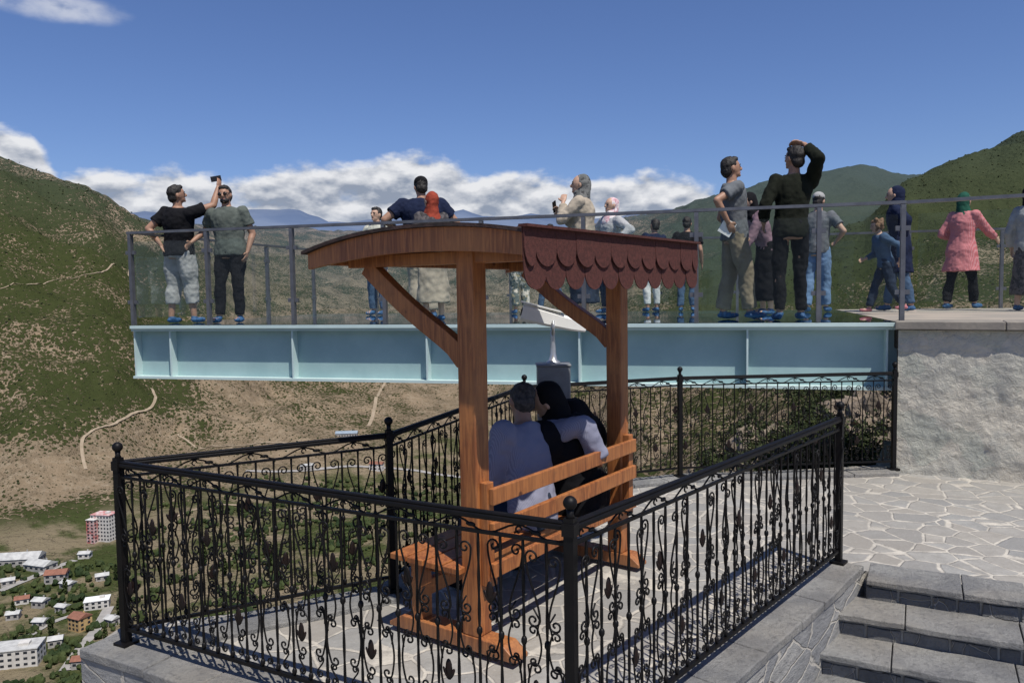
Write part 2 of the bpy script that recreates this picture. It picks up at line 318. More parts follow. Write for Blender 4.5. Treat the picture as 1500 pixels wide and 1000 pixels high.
mx=nd(nt,'ShaderNodeMixShader',{0:allm,1:bg1.outputs[0],2:bg2.outputs[0]}); nt.links.new(mx.outputs[0],out.inputs[0])
# ------------------------------------------------------------------ terrain
ROWS=[0,8,14,25,60,150,300,450,600,750,900,1100,1400,1800,2500,3500,5200]
TB={-1500:([-9,-14,-20,-30,-60,-120,-170],[900,700,600,500,380,250,150,120,150,300]),
 -400:([-9,-14,-20,-30,-62,-130,-195],[1000,850,700,540,400,260,200,230,280,330]),
 0:([-9,-14,-20,-30,-62,-130,-200],[1012,862,750,610,455,310,243,262,300,335]),
 120:([-9,-14,-20,-30,-62,-130,-200],[1012,862,765,640,490,362,284,292,310,335]),
 250:([-9,-14,-20,-30,-62,-130,-200],[1012,866,765,670,565,450,350,340,335,332]),
 400:([-9,-14,-20,-30,-62,-130,-200],[1012,875,780,700,620,560,480,405,350,335]),
 600:([-9,-14,-20,-30,-62,-130,-200],[1012,885,790,718,650,585,520,440,372,342]),
 780:([-9,-13,-18,-28,-60,-125,-195],[1005,885,795,732,660,590,515,430,360,338]),
 850:([-8,-11,-14,-24,-52,-110,-170],[930,850,770,712,645,580,505,420,350,334]),
 935:([-6,-4,-4.2,-6,-16,-50,-90],[700,670,640,610,570,530,475,400,330,320]),
 1060:([-6,-3.2,-3.2,-4.4,-11,-34,-62],[630,600,580,560,525,480,430,360,288,320]),
 1150:([-6,-2.6,-2.2,-3.4,-8,-20,-40],[565,550,535,515,480,435,385,330,264,320]),
 1260:([-6,-2.4,-1.6,-2.4,-6,-16,-34],[550,530,512,490,455,400,335,330,246,300]),
 1330:([-6,-2.4,-1.4,-2.0,-5,-15,-32],[545,525,505,480,430,370,270,300,262,300]),
 1420:([-6,-2.2,-1.2,-1.5,-4,-12,-25],[535,510,480,450,400,335,232,250,260,300]),
 1500:([-6,-2.2,-1.2,-1.5,-4,-12,-22],[530,500,465,440,390,320,205,215,250,300]),
 2200:([-6,-2,-1,-1,-3,-10,-18],[500,450,400,350,280,180,80,60,100,250]),
 3600:([-6,-2,-1,-1,-3,-10,-18],[500,450,400,350,280,180,80,60,100,250])}
CP=sorted(TB)
TZ={}
for c in CP:
    near,far=TB[c]; TZ[c]=near+[EYE-(py-HZ(min(max(c,-400),2200)))/F*Y for py,Y in zip(far,ROWS[7:])]
def prof(c,Y):
    r=TZ[c]
    for i in range(len(ROWS)-1):
        if Y<=ROWS[i+1]:
            a,b=ROWS[i],ROWS[i+1]; t=(Y-a)/(b-a); 
            p0=r[max(i-1,0)];p1=r[i];p2=r[i+1];p3=r[min(i+2,len(r)-1)]
            x0=ROWS[max(i-1,0)];x3=ROWS[min(i+2,len(r)-1)]
            m1=(p2-p0)/max(b-x0,1)*(b-a); m2=(p3-p1)/max(x3-a,1)*(b-a)
            return (2*t**3-3*t*t+1)*p1+(t**3-2*t*t+t)*m1+(-2*t**3+3*t*t)*p2+(t**3-t*t)*m2
    return r[-1]
def tz0(px,Y):
    px=min(max(px,CP[0]),CP[-1]-1)
    for i in range(len(CP)-1):
        if px<=CP[i+1]:
            t=(px-CP[i])/(CP[i+1]-CP[i]); t=t*t*(3-2*t)*.6+t*.4
            return prof(CP[i],Y)*(1-t)+prof(CP[i+1],Y)*t
def tz(x,y):
    px=750+F*x/max(y,.5); z=tz0(px,max(y,0))
    w=min(1,max(0,(y-40)/500)); P=V((x,y,0))
    q=P+V((noise.noise(P/180+V((7,7,7)))*60,noise.noise(P/180)*60,0))
    rid=1-abs(noise.noise(q/260+V((3,1,5))))*2
    rid2=1-abs(noise.noise(q/110+V((9,4,1))))*2
    rid3=1-abs(noise.noise(q/42+V((2,8,3))))*2
    k=.55 if px>1100 else 1-.45*max(0,min(1,(px-950)/150))
    d=(rid*36+rid2*15+rid3*3+noise.noise(P/20)*1.8+noise.noise(P/9)*.8-29)*k
    fl=min(1,max(0,(z+205)/50)); z=z+d*w*(.06+.94*fl)
    if y>250 and z<-222: z=-222+(z+222)*.12
    z+= (noise.noise(P/4.0)*1.0+noise.noise(P/1.3)*.35)*min(1,max(0,(y-9)/12))*(1 if y<200 else .5)
    return z
cols=[-1500+60*i for i in range(22)]+[-180+30*i for i in range(5)]+[-30+4.6*i for i in range(340)]+[1540+40*i for i in range(10)]+[2000+160*i for i in range(11)]
rows=[0,3,6,8,10]+[10*1.055**i for i in range(1,60)]; rr=rows[-1]
while rr<4900: rr*=1.0095; rows.append(rr)
vs=[];
for Y in rows:
    for c in cols:
        x=(c-750)/F*max(Y,1.0); vs.append((x,Y,tz(x,Y)))
nc=len(cols); fs=[(j*nc+i,j*nc+i+1,(j+1)*nc+i+1,(j+1)*nc+i) for j in range(len(rows)-1) for i in range(nc-1)]
tm=MB(); tm.v=vs; tm.f=fs; tm.mi=[0]*len(fs)
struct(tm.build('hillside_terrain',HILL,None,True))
def hit(px,py,t0=150):
    d=ray(px,py); t=t0
    while t<5000:
        p=CAM+d*t
        if p.z<tz(p.x,p.y): return V((p.x,p.y,tz(p.x,p.y)))
        t*=1.006
    return CAM+d*1500
FAR=M('hazed_far_mountain',(.10,.14,.225),(.14,.18,.26),.0012,1,0,1,1,spec=0)  # blue of the distance haze is put into the mountain colours
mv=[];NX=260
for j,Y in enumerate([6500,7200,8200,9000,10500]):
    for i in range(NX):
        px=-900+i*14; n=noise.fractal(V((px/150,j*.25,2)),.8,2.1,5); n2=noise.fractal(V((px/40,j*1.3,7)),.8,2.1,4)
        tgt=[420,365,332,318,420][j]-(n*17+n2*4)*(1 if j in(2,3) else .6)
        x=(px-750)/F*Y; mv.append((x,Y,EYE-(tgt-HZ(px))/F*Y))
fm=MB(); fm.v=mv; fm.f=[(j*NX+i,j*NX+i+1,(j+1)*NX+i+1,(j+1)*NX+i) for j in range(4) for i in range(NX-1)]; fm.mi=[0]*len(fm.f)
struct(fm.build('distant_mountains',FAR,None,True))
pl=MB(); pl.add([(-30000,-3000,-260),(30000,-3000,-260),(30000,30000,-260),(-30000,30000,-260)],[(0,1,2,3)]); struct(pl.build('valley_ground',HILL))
g=(1+5**.5)/2; IV=[V(p).normalized() for p in [(-1,g,0),(1,g,0),(-1,-g,0),(1,-g,0),(0,-1,g),(0,1,g),(0,-1,-g),(0,1,-g),(g,0,-1),(g,0,1),(-g,0,-1),(-g,0,1)]]
IF=[(0,11,5),(0,5,1),(0,1,7),(0,7,10),(0,10,11),(1,5,9),(5,11,4),(11,10,2),(10,7,6),(7,1,8),(3,9,4),(3,4,2),(3,2,6),(3,6,8),(3,8,9),(4,9,5),(2,4,11),(6,2,10),(8,6,7),(9,8,1)]
def clump(mb,p,r,sq=.8):
    mb.add([p+V((q.x*r,q.y*r,q.z*r*sq))*random.uniform(.65,1.25) for q in IV],IF)
FO=foliage('scrub_foliage',(.022,.031,.011),(.056,.063,.024),.08); FOV=foliage('valley_foliage',(.018,.033,.010),(.058,.074,.023),.05)
sb=MB()
for _ in range(28000):
    px=random.uniform(-60,1560); Y=math.exp(random.uniform(math.log(420),math.log(2100)))
    x=(px-750)/F*Y; z=tz(x,Y)
    if z<-203: continue
    dens=noise.fractal(V((x/120,Y/120,1)),.7,2,4)+(.35 if px<260 else .2 if px>1100 else -.10)
    if px<200 and z<-150: dens-=.6
    if dens<random.uniform(-.35,.45): continue
    r=random.uniform(.5,1.5)*(1+max(0,Y-900)/1500); clump(sb,V((x,Y,z+r*.35)),r)
tag(sb.build('hillside_scrub',FO),'dark green scrub bushes dotted over the dry hillsides','scrub',kind='stuff')
vb=MB()
for _ in range(9000):
    px=random.uniform(-60,900); Y=random.uniform(430,900); x=(px-750)/F*Y; z=tz(x,Y)
    if z>-209: continue
    if px<190 and Y>640: continue
    if noise.fractal(V((x/45,Y/45,4)),.7,2,4)<random.uniform(-.02,.36)-(.12 if px<200 else 0): continue
    r=random.uniform(1.2,3.0); b0=V((x,Y,z+r*.7)); clump(vb,b0,r,1.1)
    clump(vb,b0+V((random.uniform(-r,r),random.uniform(-r,r),r*.4)),r*.6,1.0)
tag(vb.build('valley_trees',FOV),'green orchards and groves covering the valley floor','trees',kind='stuff')
DIRT=M('track_dirt',(.34,.275,.20),(.27,.215,.15),.1,1,.2,.5,.1,spec=0); ASPH=M('road_asphalt',(.34,.32,.30),(.27,.26,.24),.1,.9,.1,1,.1)
def road(name,pp,width,mat,t0=150):
    P=[hit(a,b,t0) for a,b in pp]; Q=[]
    n=len(P)
    for i in range(n-1):
        p0,p1,p2,p3=P[max(i-1,0)],P[i],P[i+1],P[min(i+2,n-1)]
        for k in range(16):
            t=k/16; Q.append(.5*((2*p1)+(p2-p0)*t+(2*p0-5*p1+4*p2-p3)*t*t+(3*p1-p0-3*p2+p3)*t**3))
    Q.append(P[-1]); mb=MB(); vs=[]
    for i,q in enumerate(Q):
        t=(Q[min(i+1,len(Q)-1)]-Q[max(i-1,0)]); t.z=0; t.normalize(); s=V((-t.y,t.x,0))
        for k in(-1,1):
            e=q+s*(k*width/2); zz=max(tz(e.x,e.y),tz(q.x,q.y)); vs.append((e.x,e.y,zz+.5))
    mb.add(vs,[(2*i,2*i+1,2*i+3,2*i+2) for i in range(len(Q)-1)]); struct(mb.build(name,mat))
road('dirt_track',[(222,570),(227,590),(195,612),(165,625),(135,632),(120,655),(126,690)],3.4,DIRT)
road('dirt_track_upper',[(0,426),(40,418),(80,412),(120,404),(155,399),(190,396)],2.4,DIRT)
road('gravel_track',[(566,560),(556,575),(548,600),(540,625)],5.5,DIRT)
road('valley_road',[(0,868),(40,850),(85,830),(110,822)],7,ASPH)
road('valley_street',[(95,985),(120,950),(140,925),(160,890)],7,ASPH)
road('village_lane',[(40,935),(75,915),(110,905),(138,925)],4.5,ASPH)
road('riverside_road',[(360,690),(440,690),(520,685),(600,690),(680,700)],8,ASPH)
road('slope_track',[(260,640),(330,655),(400,650),(470,662)],3.5,DIRT)
road('lower_track',[(250,760),(330,740),(420,748),(520,735)],4,DIRT)
# ------------------------------------------------------------------ valley houses
WINM=M('window_dark',(.04,.05,.06),(.02,.02,.03),1,.2,0); TILE=M('red_tile',(.27,.12,.08),(.2,.09,.06),.5,.9,.3,3,.1); GREYR=M('grey_roof',(.5,.5,.48),(.35,.35,.34),.2,.8,.1,1,.05)
def house(name,label,px,py,w_,d_,h,rz,floors,nx,mw,mr,roof='gable',group='houses on the valley floor'):
    p=hit(px,py); t=thing(name,label,'house',(p.x,p.y,p.z-1.0),math.radians(rz),group)
    h+=1.0
    b=MB(); b.box((0,0,h/2),(w_,d_,h)); b.build('wall',mw,t)
    r=MB()
    if roof=='gable':
        e=.6; r.add([(-w_/2-e,-d_/2-e,h),(w_/2+e,-d_/2-e,h),(w_/2+e,d_/2+e,h),(-w_/2-e,d_/2+e,h),(-w_/2-e,0,h+d_*.25),(w_/2+e,0,h+d_*.25)],[(0,1,5,4),(2,3,4,5),(0,4,3),(1,2,5),(3,2,1,0)])
        ro=r.build('roof',mr,t); c=MB(); c.box((w_*.22,d_*.12,h+d_*.25),(.8,.8,1.8)); c.build('chimney',mw,ro)
    else:
        r.box((0,0,h+.25),(w_+.8,d_+.8,.5)); ro=r.build('roof',mr,t)
        c=MB(); c.box((w_*.2,0,h+1.3),(w_*.2,d_*.3,1.6)); c.build('stair_hut',mw,ro)
    ww=w_/nx*.5; wm=MB(); wm.box((0,0,0),(ww,.12,1.5)); W0=None
    fh=(h-1.4)/floors
    for f in range(floors):
        for i in range(nx):
            lo=(-w_/2+(i+.5)*w_/nx,-(d_/2+.03),1.4+fh*(f+.5))
            if W0 is None: W0=wm.build('window',WINM,t,loc=lo)
            else: cp(W0,t,lo)
        for i in range(max(1,int(d_/w_*nx))):
            k=max(1,int(d_/w_*nx)); cp(W0,t,(w_/2+.03,-d_/2+(i+.5)*d_/k,1.4+fh*(f+.5)),(0,0,math.pi/2))
    return t
CW=M('house_white',(.62,.60,.56),(.52,.5,.47),.3,.9,.1,2,.05); CY=M('house_ochre',(.55,.38,.17),(.45,.3,.14),.3,.9,.1,2,.05); CRd=M('house_red',(.42,.10,.09),(.6,.5,.48),.25,.9,.1,2,.05); CG=M('house_grey',(.40,.38,.36),(.3,.29,.27),.3,.9,.1,2,.05); BLR=M('blue_roof',(.26,.32,.37),(.22,.27,.32),.3,.7,.1,2,.05)
house('apartment_block','white apartment block with red upper storeys, highest building at the left',155,792,19,13,24,-12,7,6,CW,CRd,'flat')
house('apartment_block','red fronted half of the apartment block against the bare bank',140,793,8,12,21,-12,7,2,CRd,CW,'flat')
house('warehouse','long low warehouse with pale roof at the left edge above the road',22,828,42,16,6,8,1,8,CG,GREYR)
house('warehouse','second pale roofed shed just right of the long warehouse',60,834,22,13,5,-18,1,4,CG,GREYR)
house('village_house','grey house with brown tiled roof beside the valley road',84,852,15,11,7,12,2,3,CG,TILE)
house('village_house','white flat roofed villa among trees at the lower left',143,889,16,10,6,20,2,4,CW,WHITE,'flat')
house('village_house','ochre three storey house below the white villa',118,922,11,10,9,-25,3,3,CY,TILE)
house('village_house','large white building at the bottom left corner with rows of windows',22,972,30,16,11,14,3,7,CW,GREYR,'flat')
house('village_house','small house with rust tiled roof at the bottom edge by the street',118,978,8,8,5,10,1,2,CG,TILE)
house('village_house','small white cottage just above the warehouses',125,818,9,7,4,5,1,2,CW,GREYR)
house('village_house','tiny grey house among trees left of the ochre house',60,888,9,8,5,-10,1,2,CG,GREYR)
house('village_house','small pale house left of the grey tiled house in the trees',33,884,9,7,4,25,1,2,CW,TILE)
house('factory','factory with blue grey roof across the valley right of the path',508,640,30,12,6,5,1,8,CG,BLR)
house('village_house','white house behind the railing below the blue grey roofed factory',552,690,16,10,8,-10,2,3,CW,TILE)
house('village_house','grey flat roofed block seen through the left railing',450,690,16,10,6,18,2,4,CG,GREYR,'flat')
for a in [(20,905,8,7,4),(92,895,8,6,4),(100,862,10,7,5),(12,858,9,7,4),(82,945,8,7,5),(150,850,9,7,4),(165,915,8,7,5),(60,918,8,7,4)]:
    house('cottage','small grey roofed cottage among the trees in the lower left',a[0],a[1],a[2],a[3],a[4],random.uniform(-30,30),1,2,CG,GREYR,group='small cottages in the lower left groves')
TRK=M('bark',(.12,.09,.06),(.07,.05,.04),2,.95,.5,8,.05)
POP=[]
def poplar(px,py,h):
    p=hit(px,py); t=thing('poplar_tree','tall narrow poplar on the valley floor','tree',p,random.random()*6,'poplars on the valley floor')
    if POP: cp(POP[0],t); cp(POP[1],t)
    else:
        a=MB(); a.tube([(0,0,-1),(.1,0,4),(0,.1,10)],[.4,.3,.1],7); POP.append(a.build('trunk',TRK,t))
        c=MB()
        for _ in range(420):
            z=random.uniform(1.5,15); rr_=1.9*math.sin(math.pi*min(1,(z-.5)/15))**.7*random.random()**.4; an=random.random()*6.28
            q=V((math.cos(an)*rr_,math.sin(an)*rr_,z)); s=random.uniform(.3,.6); R=Matrix.Rotation(random.random()*6,3,V((random.random(),random.random(),random.random())).normalized())
            c.add([q+R@V(k) for k in ((-s,-s,0),(s,-s,.1),(s,s,0),(-s,s,.1))],[(0,1,2,3)])
        POP.append(c.build('crown',FOV,t))
    t.scale=(h/15,)*3
for a in [(96,872,13),(175,905,14),(20,905,12),(75,935,13),(155,945,12),(300,830,17),(330,845,15),(380,800,20),(388,812,18),(395,835,19),(450,800,16),(505,815,18),(520,835,17),(610,800,16),(45,960,12),(170,850,13)]: poplar(*a)
# ------------------------------------------------------------------ key ground points
def top2(px,py): q=G(px,py,1.02); return V((q.x,q.y,0))
L_=top2(172,655); C_=top2(835,737); R_=top2(1231,594); B1=top2(569,617); B2=top2(768,553); B3=top2(996,541); B4=top2(1311,534)
uu=V((.885,-.465,0)).normalized(); vv=V((-.465,-.885,0)).normalized()
WF=G(1313,690,0)
cen=V((.3,4.6,0))
def push(p,d): return p+(p-cen).normalized()*d
cdir=(R_-C_).normalized(); cnrm=V((cdir.y,-cdir.x,0)); ldir=(C_-L_).normalized(); lnrm=V((ldir.y,-ldir.x,0))
OFF=.13
Eo=R_+cnrm*OFF+cdir*.05
S0=Eo+V((.01,.0,0))
def isect(p,d,q,e):
    den=d.x*e.y-d.y*e.x; t=((q.x-p.x)*e.y-(q.y-p.y)*e.x)/den; return p+d*t
Co=isect(Eo,cdir,L_+lnrm*OFF,ldir)
Lo=L_+lnrm*OFF-ldir*.17
TER=MB()
poly=[Lo,Co,S0,S0+uu*7,S0+uu*7+V((3,4,0)),WF+uu*6+V((.5,2,0)),WF+V((.6,1.5,0)),B4+V((0,.35,0)),push(B3,.16),push(B2,.16),push(B1,.16),L_-ldir*.17+V((-.02,.2,0))]
n=len(poly)
TER.cur=0; TER.add([(p.x,p.y,0) for p in poly],[tuple(range(n))]); TER.cur=1
for i in range(n):
    a=poly[i]; b=poly[(i+1)%n]; TER.add([(a.x,a.y,-5),(b.x,b.y,-5),(b.x,b.y,0),(a.x,a.y,0)],[(0,1,2,3)])
struct(TER.build('terrace',[PAV,BLOCK]))
def rough_edges(o,amp=.004,fr=11):
    for v in o.data.vertices: v.co=v.co+noise.noise_vector(v.co*fr)*amp
def sbox(mb,c,size,n=4):
    hx,hy,hz=[q/2 for q in size]; c=V(c); vs=[]
    for i in range(n+1):
        x=-hx+2*hx*i/n
        for y,z in((-hy,-hz),(hy,-hz),(hy,hz),(-hy,hz)): vs.append(c+V((x,y,z)))
    fs=[(0,3,2,1),(4*n,4*n+1,4*n+2,4*n+3)]
    for i in range(n):
        for k in range(4): a=4*i+k; b=4*i+(k+1)%4; fs.append((a,b,b+4,a+4))
    mb.add(vs,fs)
def kerb(a,b,wd=.30,off=0,h=.05,z=.008):
    t=(b-a).normalized(); s=V((t.y,-t.x,0)); L=(b-a).length; mb=MB(); x=0
    while x<L-.05:
        l=min(random.uniform(.28,.55),L-x); p=a+t*(x+.003)+s*off; q=a+t*(x+l-.003)+s*off; j=random.uniform(-.003,.003)
        mb.bar(p+V((0,0,z+j)),q+V((0,0,z+j)),wd+random.uniform(-.01,.01),h); x+=l
    o=mb.build('kerb',SLAB); rough_edges(o,.007,7); bevel(o,.008,3); struct(o)
kerb(Lo-lnrm*.13,Co-lnrm*.13+ldir*.02,.27,.01); kerb(Co-cnrm*.13,Eo-cnrm*.13,.27,.01); kerb(L_,B1,.24); kerb(B1,B2,.24); kerb(B2,B3,.24); kerb(B3,B4,.24)
st=thing('stone_steps','grey stone steps going down at the lower right','steps',(S0.x,S0.y,0),math.atan2(uu.y,uu.x))
RISER=rubble('riser_stone',6.0,(.13,.13,.13),(.22,.215,.205),(.28,.265,.24),.03,0,.035,(1,1,.9)); MORT=M('step_mortar',(.38,.355,.31),(.30,.28,.245),8,.95,.5,50,.01)
TR=.285; RH=.125
for k in range(0,11):
    mb=MB(); x=(.02 if k==0 else -1.6-.13*k)
    while x<6.5:
        L=random.uniform(.24,.60); j=random.uniform(-.0015,.0015)
        sbox(mb,(x+L/2,-TR*k-.01,-RH*k-.010+j),(L-.006,TR+.05+random.uniform(-.008,.008),.036),5); x+=L
    o=mb.build('tread',SLAB,st); rough_edges(o,.008,10); bevel(o,.006,3)
    mb=MB(); x=-1.6-.13*k if k else .01
    while x<6.5:
        L=random.uniform(.10,.24); sbox(mb,(x+L/2,-TR*k-TR/2+.144+random.uniform(-.007,.007),-RH*k-RH/2-.030),(L-.014,.3,RH-.036),2); x+=L
    o=mb.build('riser',RISER,st); rough_edges(o,.010,15); bevel(o,.006,3)
    mb=MB(); mb.box((2.4,-TR*k-TR/2+.156,-RH*k-RH/2-.032),(8 if k else 4.7,.3,RH-.02)); mb.build('riser_mortar',MORT,st)
lp=MB(); lp.add([(-12,-8,-1.40),(14,-8,-1.40),(14,3.4,-1.40),(-1,3.4,-1.40),(-12,0,-1.40)],[(0,1,2,3,4)]); struct(lp.build('lower_pavement',PAV))
# ------------------------------------------------------------------ upper terrace and stone wall
DZ=1.41
N0=PY(192,478,9.6); N1=PY(1325,470,7.4); N0.z=N1.z=DZ
du=(N1-N0).normalized(); dp=V((-du.y,du.x,0)); DW=4.5
K0=N0+dp*DW; K1=N1+dp*DW
WU=V((.885,-.465,0)).normalized(); ws=V((WF.x,WF.y,0))
W0=ws+V((.02,.06,0)); up=MB()
def pris(poly,z0,z1):
    poly=[V((p.x,p.y,0)) for p in poly]; n=len(poly)
    up.cur=0; up.add([(p.x,p.y,z1) for p in poly],[tuple(range(n))]); up.cur=1; up.add([(p.x,p.y,z0) for p in poly],[tuple(reversed(range(n)))])
    for i in range(n):
        a=poly[i]; b=poly[(i+1)%n]; up.add([(a.x,a.y,z0),(b.x,b.y,z0),(b.x,b.y,z1),(a.x,a.y,z1)],[(0,1,2,3)])
pris([W0,W0+WU*9,V((15,8,0)),K1+du*9,K1],DZ-.25,DZ)
pris([W0,W0+WU*9,V((15,8,0)),V((9,9,0)),V((W0.x*1.35+.15,W0.y*1.35,0))],-6,DZ-.26)
struct(up.build('upper_terrace',[M('upper_paving',(.36,.31,.25),(.28,.25,.21),2,.9,.3,20,.01),ROCK]))
wt=thing('stone_wall','rough beige grey stone retaining wall below the upper terrace','wall',(ws.x,ws.y,0),math.atan2(WU.y,WU.x))
wm=MB(); NXW,NZW=280,70; vs=[]
for j in range(NZW+1):
    for i in range(NXW+1):
        x=i*6.5/NXW; z=-.3+j*1.64/NZW; P=V((x,0,z))
        dpt=.016*noise.fractal(P*2.4,.8,2.1,6)+.010*noise.noise(P*7)+.006*noise.noise(P*18)
        vs.append((x if i else 0,-.06-dpt,z))
fs=[(j*(NXW+1)+i,j*(NXW+1)+i+1,(j+1)*(NXW+1)+i+1,(j+1)*(NXW+1)+i) for j in range(NZW) for i in range(NXW)]
wm.add(vs,fs); wm.add([(0,-.06,-.3),(0,1.2,-.3),(0,1.2,1.34),(0,-.06,1.34)],[(0,3,2,1)]); wm.build('wall_face',WALL,wt,True)
cpg=MB(); x=-.03
while x<6.4:
    L=random.uniform(.8,1.2); cpg.box((x+L/2,.08,1.385),(L-.006,.42,.075)); x+=L
bevel(cpg.build('coping',M('coping_stone',(.27,.24,.20),(.2,.18,.155),4,.9,.4,30,.01),wt),.008)
# ------------------------------------------------------------------ skywalk
sk=thing('skywalk','glass floored viewing deck cantilevered over the valley on aqua steel girders','viewing deck',(N0.x,N0.y,0),math.atan2(du.y,du.x))
LN=(N1-N0).length
def girder(y0):
    x1=LN-.03
    w1=MB(); w1.box((x1/2,y0,1.06),(x1,.02,.55)); gg=w1.build('girder_web',TEAL,sk)
    a=MB(); a.box((x1/2,y0,1.35),(x1+.02,.26,.03)); a.build('top_flange',TEALL,sk)
    a=MB(); a.box((x1/2,y0,.77),(x1+.02,.26,.03)); a.build('bottom_flange',TEALL,sk)
    return gg
gg=girder(.14); girder(DW-.14)
def lx(px,py=470):
    d=ray(px,py); p0=N0; A=d.x/d.y
    return (A*p0.y-p0.x)/(du.x-A*du.y)
stf=MB(); stf.box((0,0,0),(.018,.11,.55)); S_=None
for px in (196,248,427,624,848,1095,1300):
    x=max(.02,lx(px,515)); 
    if S_ is None: S_=stf.build('stiffener',TEALL,gg,loc=(x,.075,1.06))
    else: cp(S_,gg,(x,.075,1.06))
for i in range(8):
    cb=MB(); cb.box((0,0,0),(.12,DW-.36,.3)); x=.2+i*(LN-.4)/7; cb.build('cross_beam',TEAL,sk,loc=(x,DW/2,1.18))
ed=MB(); ed.box((LN/2,-.0,1.385),(LN,.05,.035)); ed.box((LN/2,DW,1.385),(LN,.05,.035)); ed.box((-.0,DW/2,1.385),(.05,DW-.06,.035)); ed.build('edge_trim',TEALL,sk)
fl=MB(); nx=7
for i in range(nx):
    for j in range(3):
        x=.03+(i+.5)*(LN-.06)/nx; y=.03+(j+.5)*(DW-.06)/3; fl.box((x,y,1.395),((LN-.06)/nx-.015,(DW-.06)/3-.015,.028))
fl.build('glass_floor',GLF,sk)
pp=MB(); pp.box((0,0,.52),(.04,.055,1.1))
cl=MB(); cl.box((0,0,0),(.13,.032,.045))
RP=None; CL=None
def post(x,y,r=0):
    global RP,CL
    if RP is None: RP=pp.build('railing_post',STEEL,sk,loc=(x,y,1.44)); o=RP
    else: o=cp(RP,sk,(x,y,1.44),(0,0,r))
    for z in (.25,.85):
        if CL is None: CL=cl.build('glass_clamp',STEEL,o,loc=(0,0,z))
        else: cp(CL,o,(0,0,z))
near=[.02]+[lx(px) for px in (305,429,563,706,855,1020,1199)]+[LN-.02]
for x in near: post(x,.03)
for y in (1.5,3.0,4.47): post(.03,y,math.pi/2)
back=[.03+ i*1.2 for i in range(1,14)]
for x in back: post(x,DW-.03)
def gpanel(a,b):
    g_=MB(); a=V(a);b=V(b); t=(b-a).normalized(); g_.bar(a+t*.05+V((0,0,.5)),b-t*.05+V((0,0,.5)),.012,.92); g_.build('glass_panel',GLP,sk)
for a,b in zip(near[:-1],near[1:]): gpanel((a,.03,1.46),(b,.03,1.46))
ys=[.03,1.5,3.0,4.47]
for a,b in zip(ys[:-1],ys[1:]): gpanel((.03,a,1.46),(.03,b,1.46))
bk=[.03]+back
for a,b in zip(bk[:-1],bk[1:]): gpanel((a,DW-.03,1.46),(b,DW-.03,1.46))
hr=MB(); hr.bar((-.01,.03,2.53),(LN,.03,2.53),.06,.03); hr.bar((.03,.03,2.532),(.03,DW-.03,2.532),.06,.03); hr.bar((.03,DW-.03,2.53),(15.7,DW-.03,2.53),.06,.03)
hr.build('handrail',STEEL,sk)
wr=thing('glass_railing','glass railing with steel handrail along the top of the stone wall','railing',(N1.x,N1.y,DZ),math.atan2(WU.y,WU.x))
a=MB(); a.bar((0,.05,1.12),(7,.05,1.12),.06,.03); a.build('handrail',STEEL,wr)
for i in range(3):
    a=MB(); a.bar((.1+i*2.2,.05,.55),(2.15+i*2.2,.05,.55),.012,.92); a.build('glass_panel',GLP,wr)
    if i: a=MB(); a.box((i*2.2+.02,.05,.55),(.05,.05,1.12)); a.build('railing_post',STEEL,wr)
# ------------------------------------------------------------------ wrought iron railing
def spiral(cx,cz,a0,turns,r0,r1,n=16,s=1):
    return [V((cx+math.cos(a0+s*turns*6.283*(1-i/n))*(r0+(r1-r0)*i/n),0,cz+math.sin(a0+s*turns*6.283*(1-i/n))*(r0+(r1-r0)*i/n))) for i in range(n+1)]
def s_scroll(zt,zb,r=.027,off=.0):
    t=spiral(off,zt,math.pi,1.2,.005,r,16,-1); b=spiral(-off,zb,0,1.2,.005,r,16,-1); b.reverse()
    a,c=t[-1],b[0]; mid=[V((a.x+(c.x-a.x)*(q*q*(3-2*q)),0,a.z+(c.z-a.z)*q)) for q in [i/10 for i in range(1,10)]]
    return t+mid+b
def c_scroll(zt,zb,r=.024,cx=.008):
    t=spiral(cx,zt,math.pi,1.1,.005,r,14,-1); b=spiral(cx,zb,math.pi,1.1,.005,r,14,1); b.reverse()
    a,c=t[-1],b[0]; mid=[V((a.x-.012*math.sin(math.pi*q),0,a.z+(c.z-a.z)*q)) for q in [i/8 for i in range(1,8)]]
    return t+mid+b
def mk_mesh(mb,name,mat):
    o=mb.build(name,mat,None,True); me=o.data; bpy.data.objects.remove(o); return me
b=MB(); N=44; b.tube([(0,0,.09+i*.76/N) for i in range(N+1)],.0062,4,.22); b.ell((0,0,.47),(.012,.012,.018),None,8,5); b.ell((0,0,.11),(.011,.011,.018),None,8,5); BAR=mk_mesh(b,'baluster',IRON)
b=MB(); b.tube(s_scroll(.785,.555,.026),.0041,5); b.tube([V((-p.x,p.y+.004,p.z)) for p in c_scroll(.515,.40,.019,.004)],.0039,5); b.tube(c_scroll(.375,.215,.024),.0041,5); b.tube(s_scroll(.185,.125,.016),.0038,5)
b.tube([(.0,0,.60),(.024,0,.56),(.012,0,.50)],.0036,5); b.tube([(.0,0,.40),(-.026,0,.385),(-.02,0,.34)],.0036,5); SCR=mk_mesh(b,'scroll',IRON)
b=MB(); b.ell((0,0,.335),(.016,.007,.040),None,8,6)
for k in(-1,1): b.ell((k*.013,0,.315),(.009,.005,.028),Matrix.Rotation(k*.5,3,'Y'),6,5)
LEF=mk_mesh(b,'leaf',LEAFI)
b=MB(); b.box((0,0,.47),(.037,.037,.94)); b.box((0,0,.010),(.085,.085,.020)); b.box((0,0,.90),(.047,.047,.045)); PST=mk_mesh(b,'railing_post',IRON)
for p in PST.polygons: p.use_smooth=False
b=MB(); b.tube([(0,0,.935),(0,0,.952),(0,0,.970)],[.019,.012,.014],10); b.ell((0,0,.992),.025,None,14,10); FIN=mk_mesh(b,'finial',IRON)
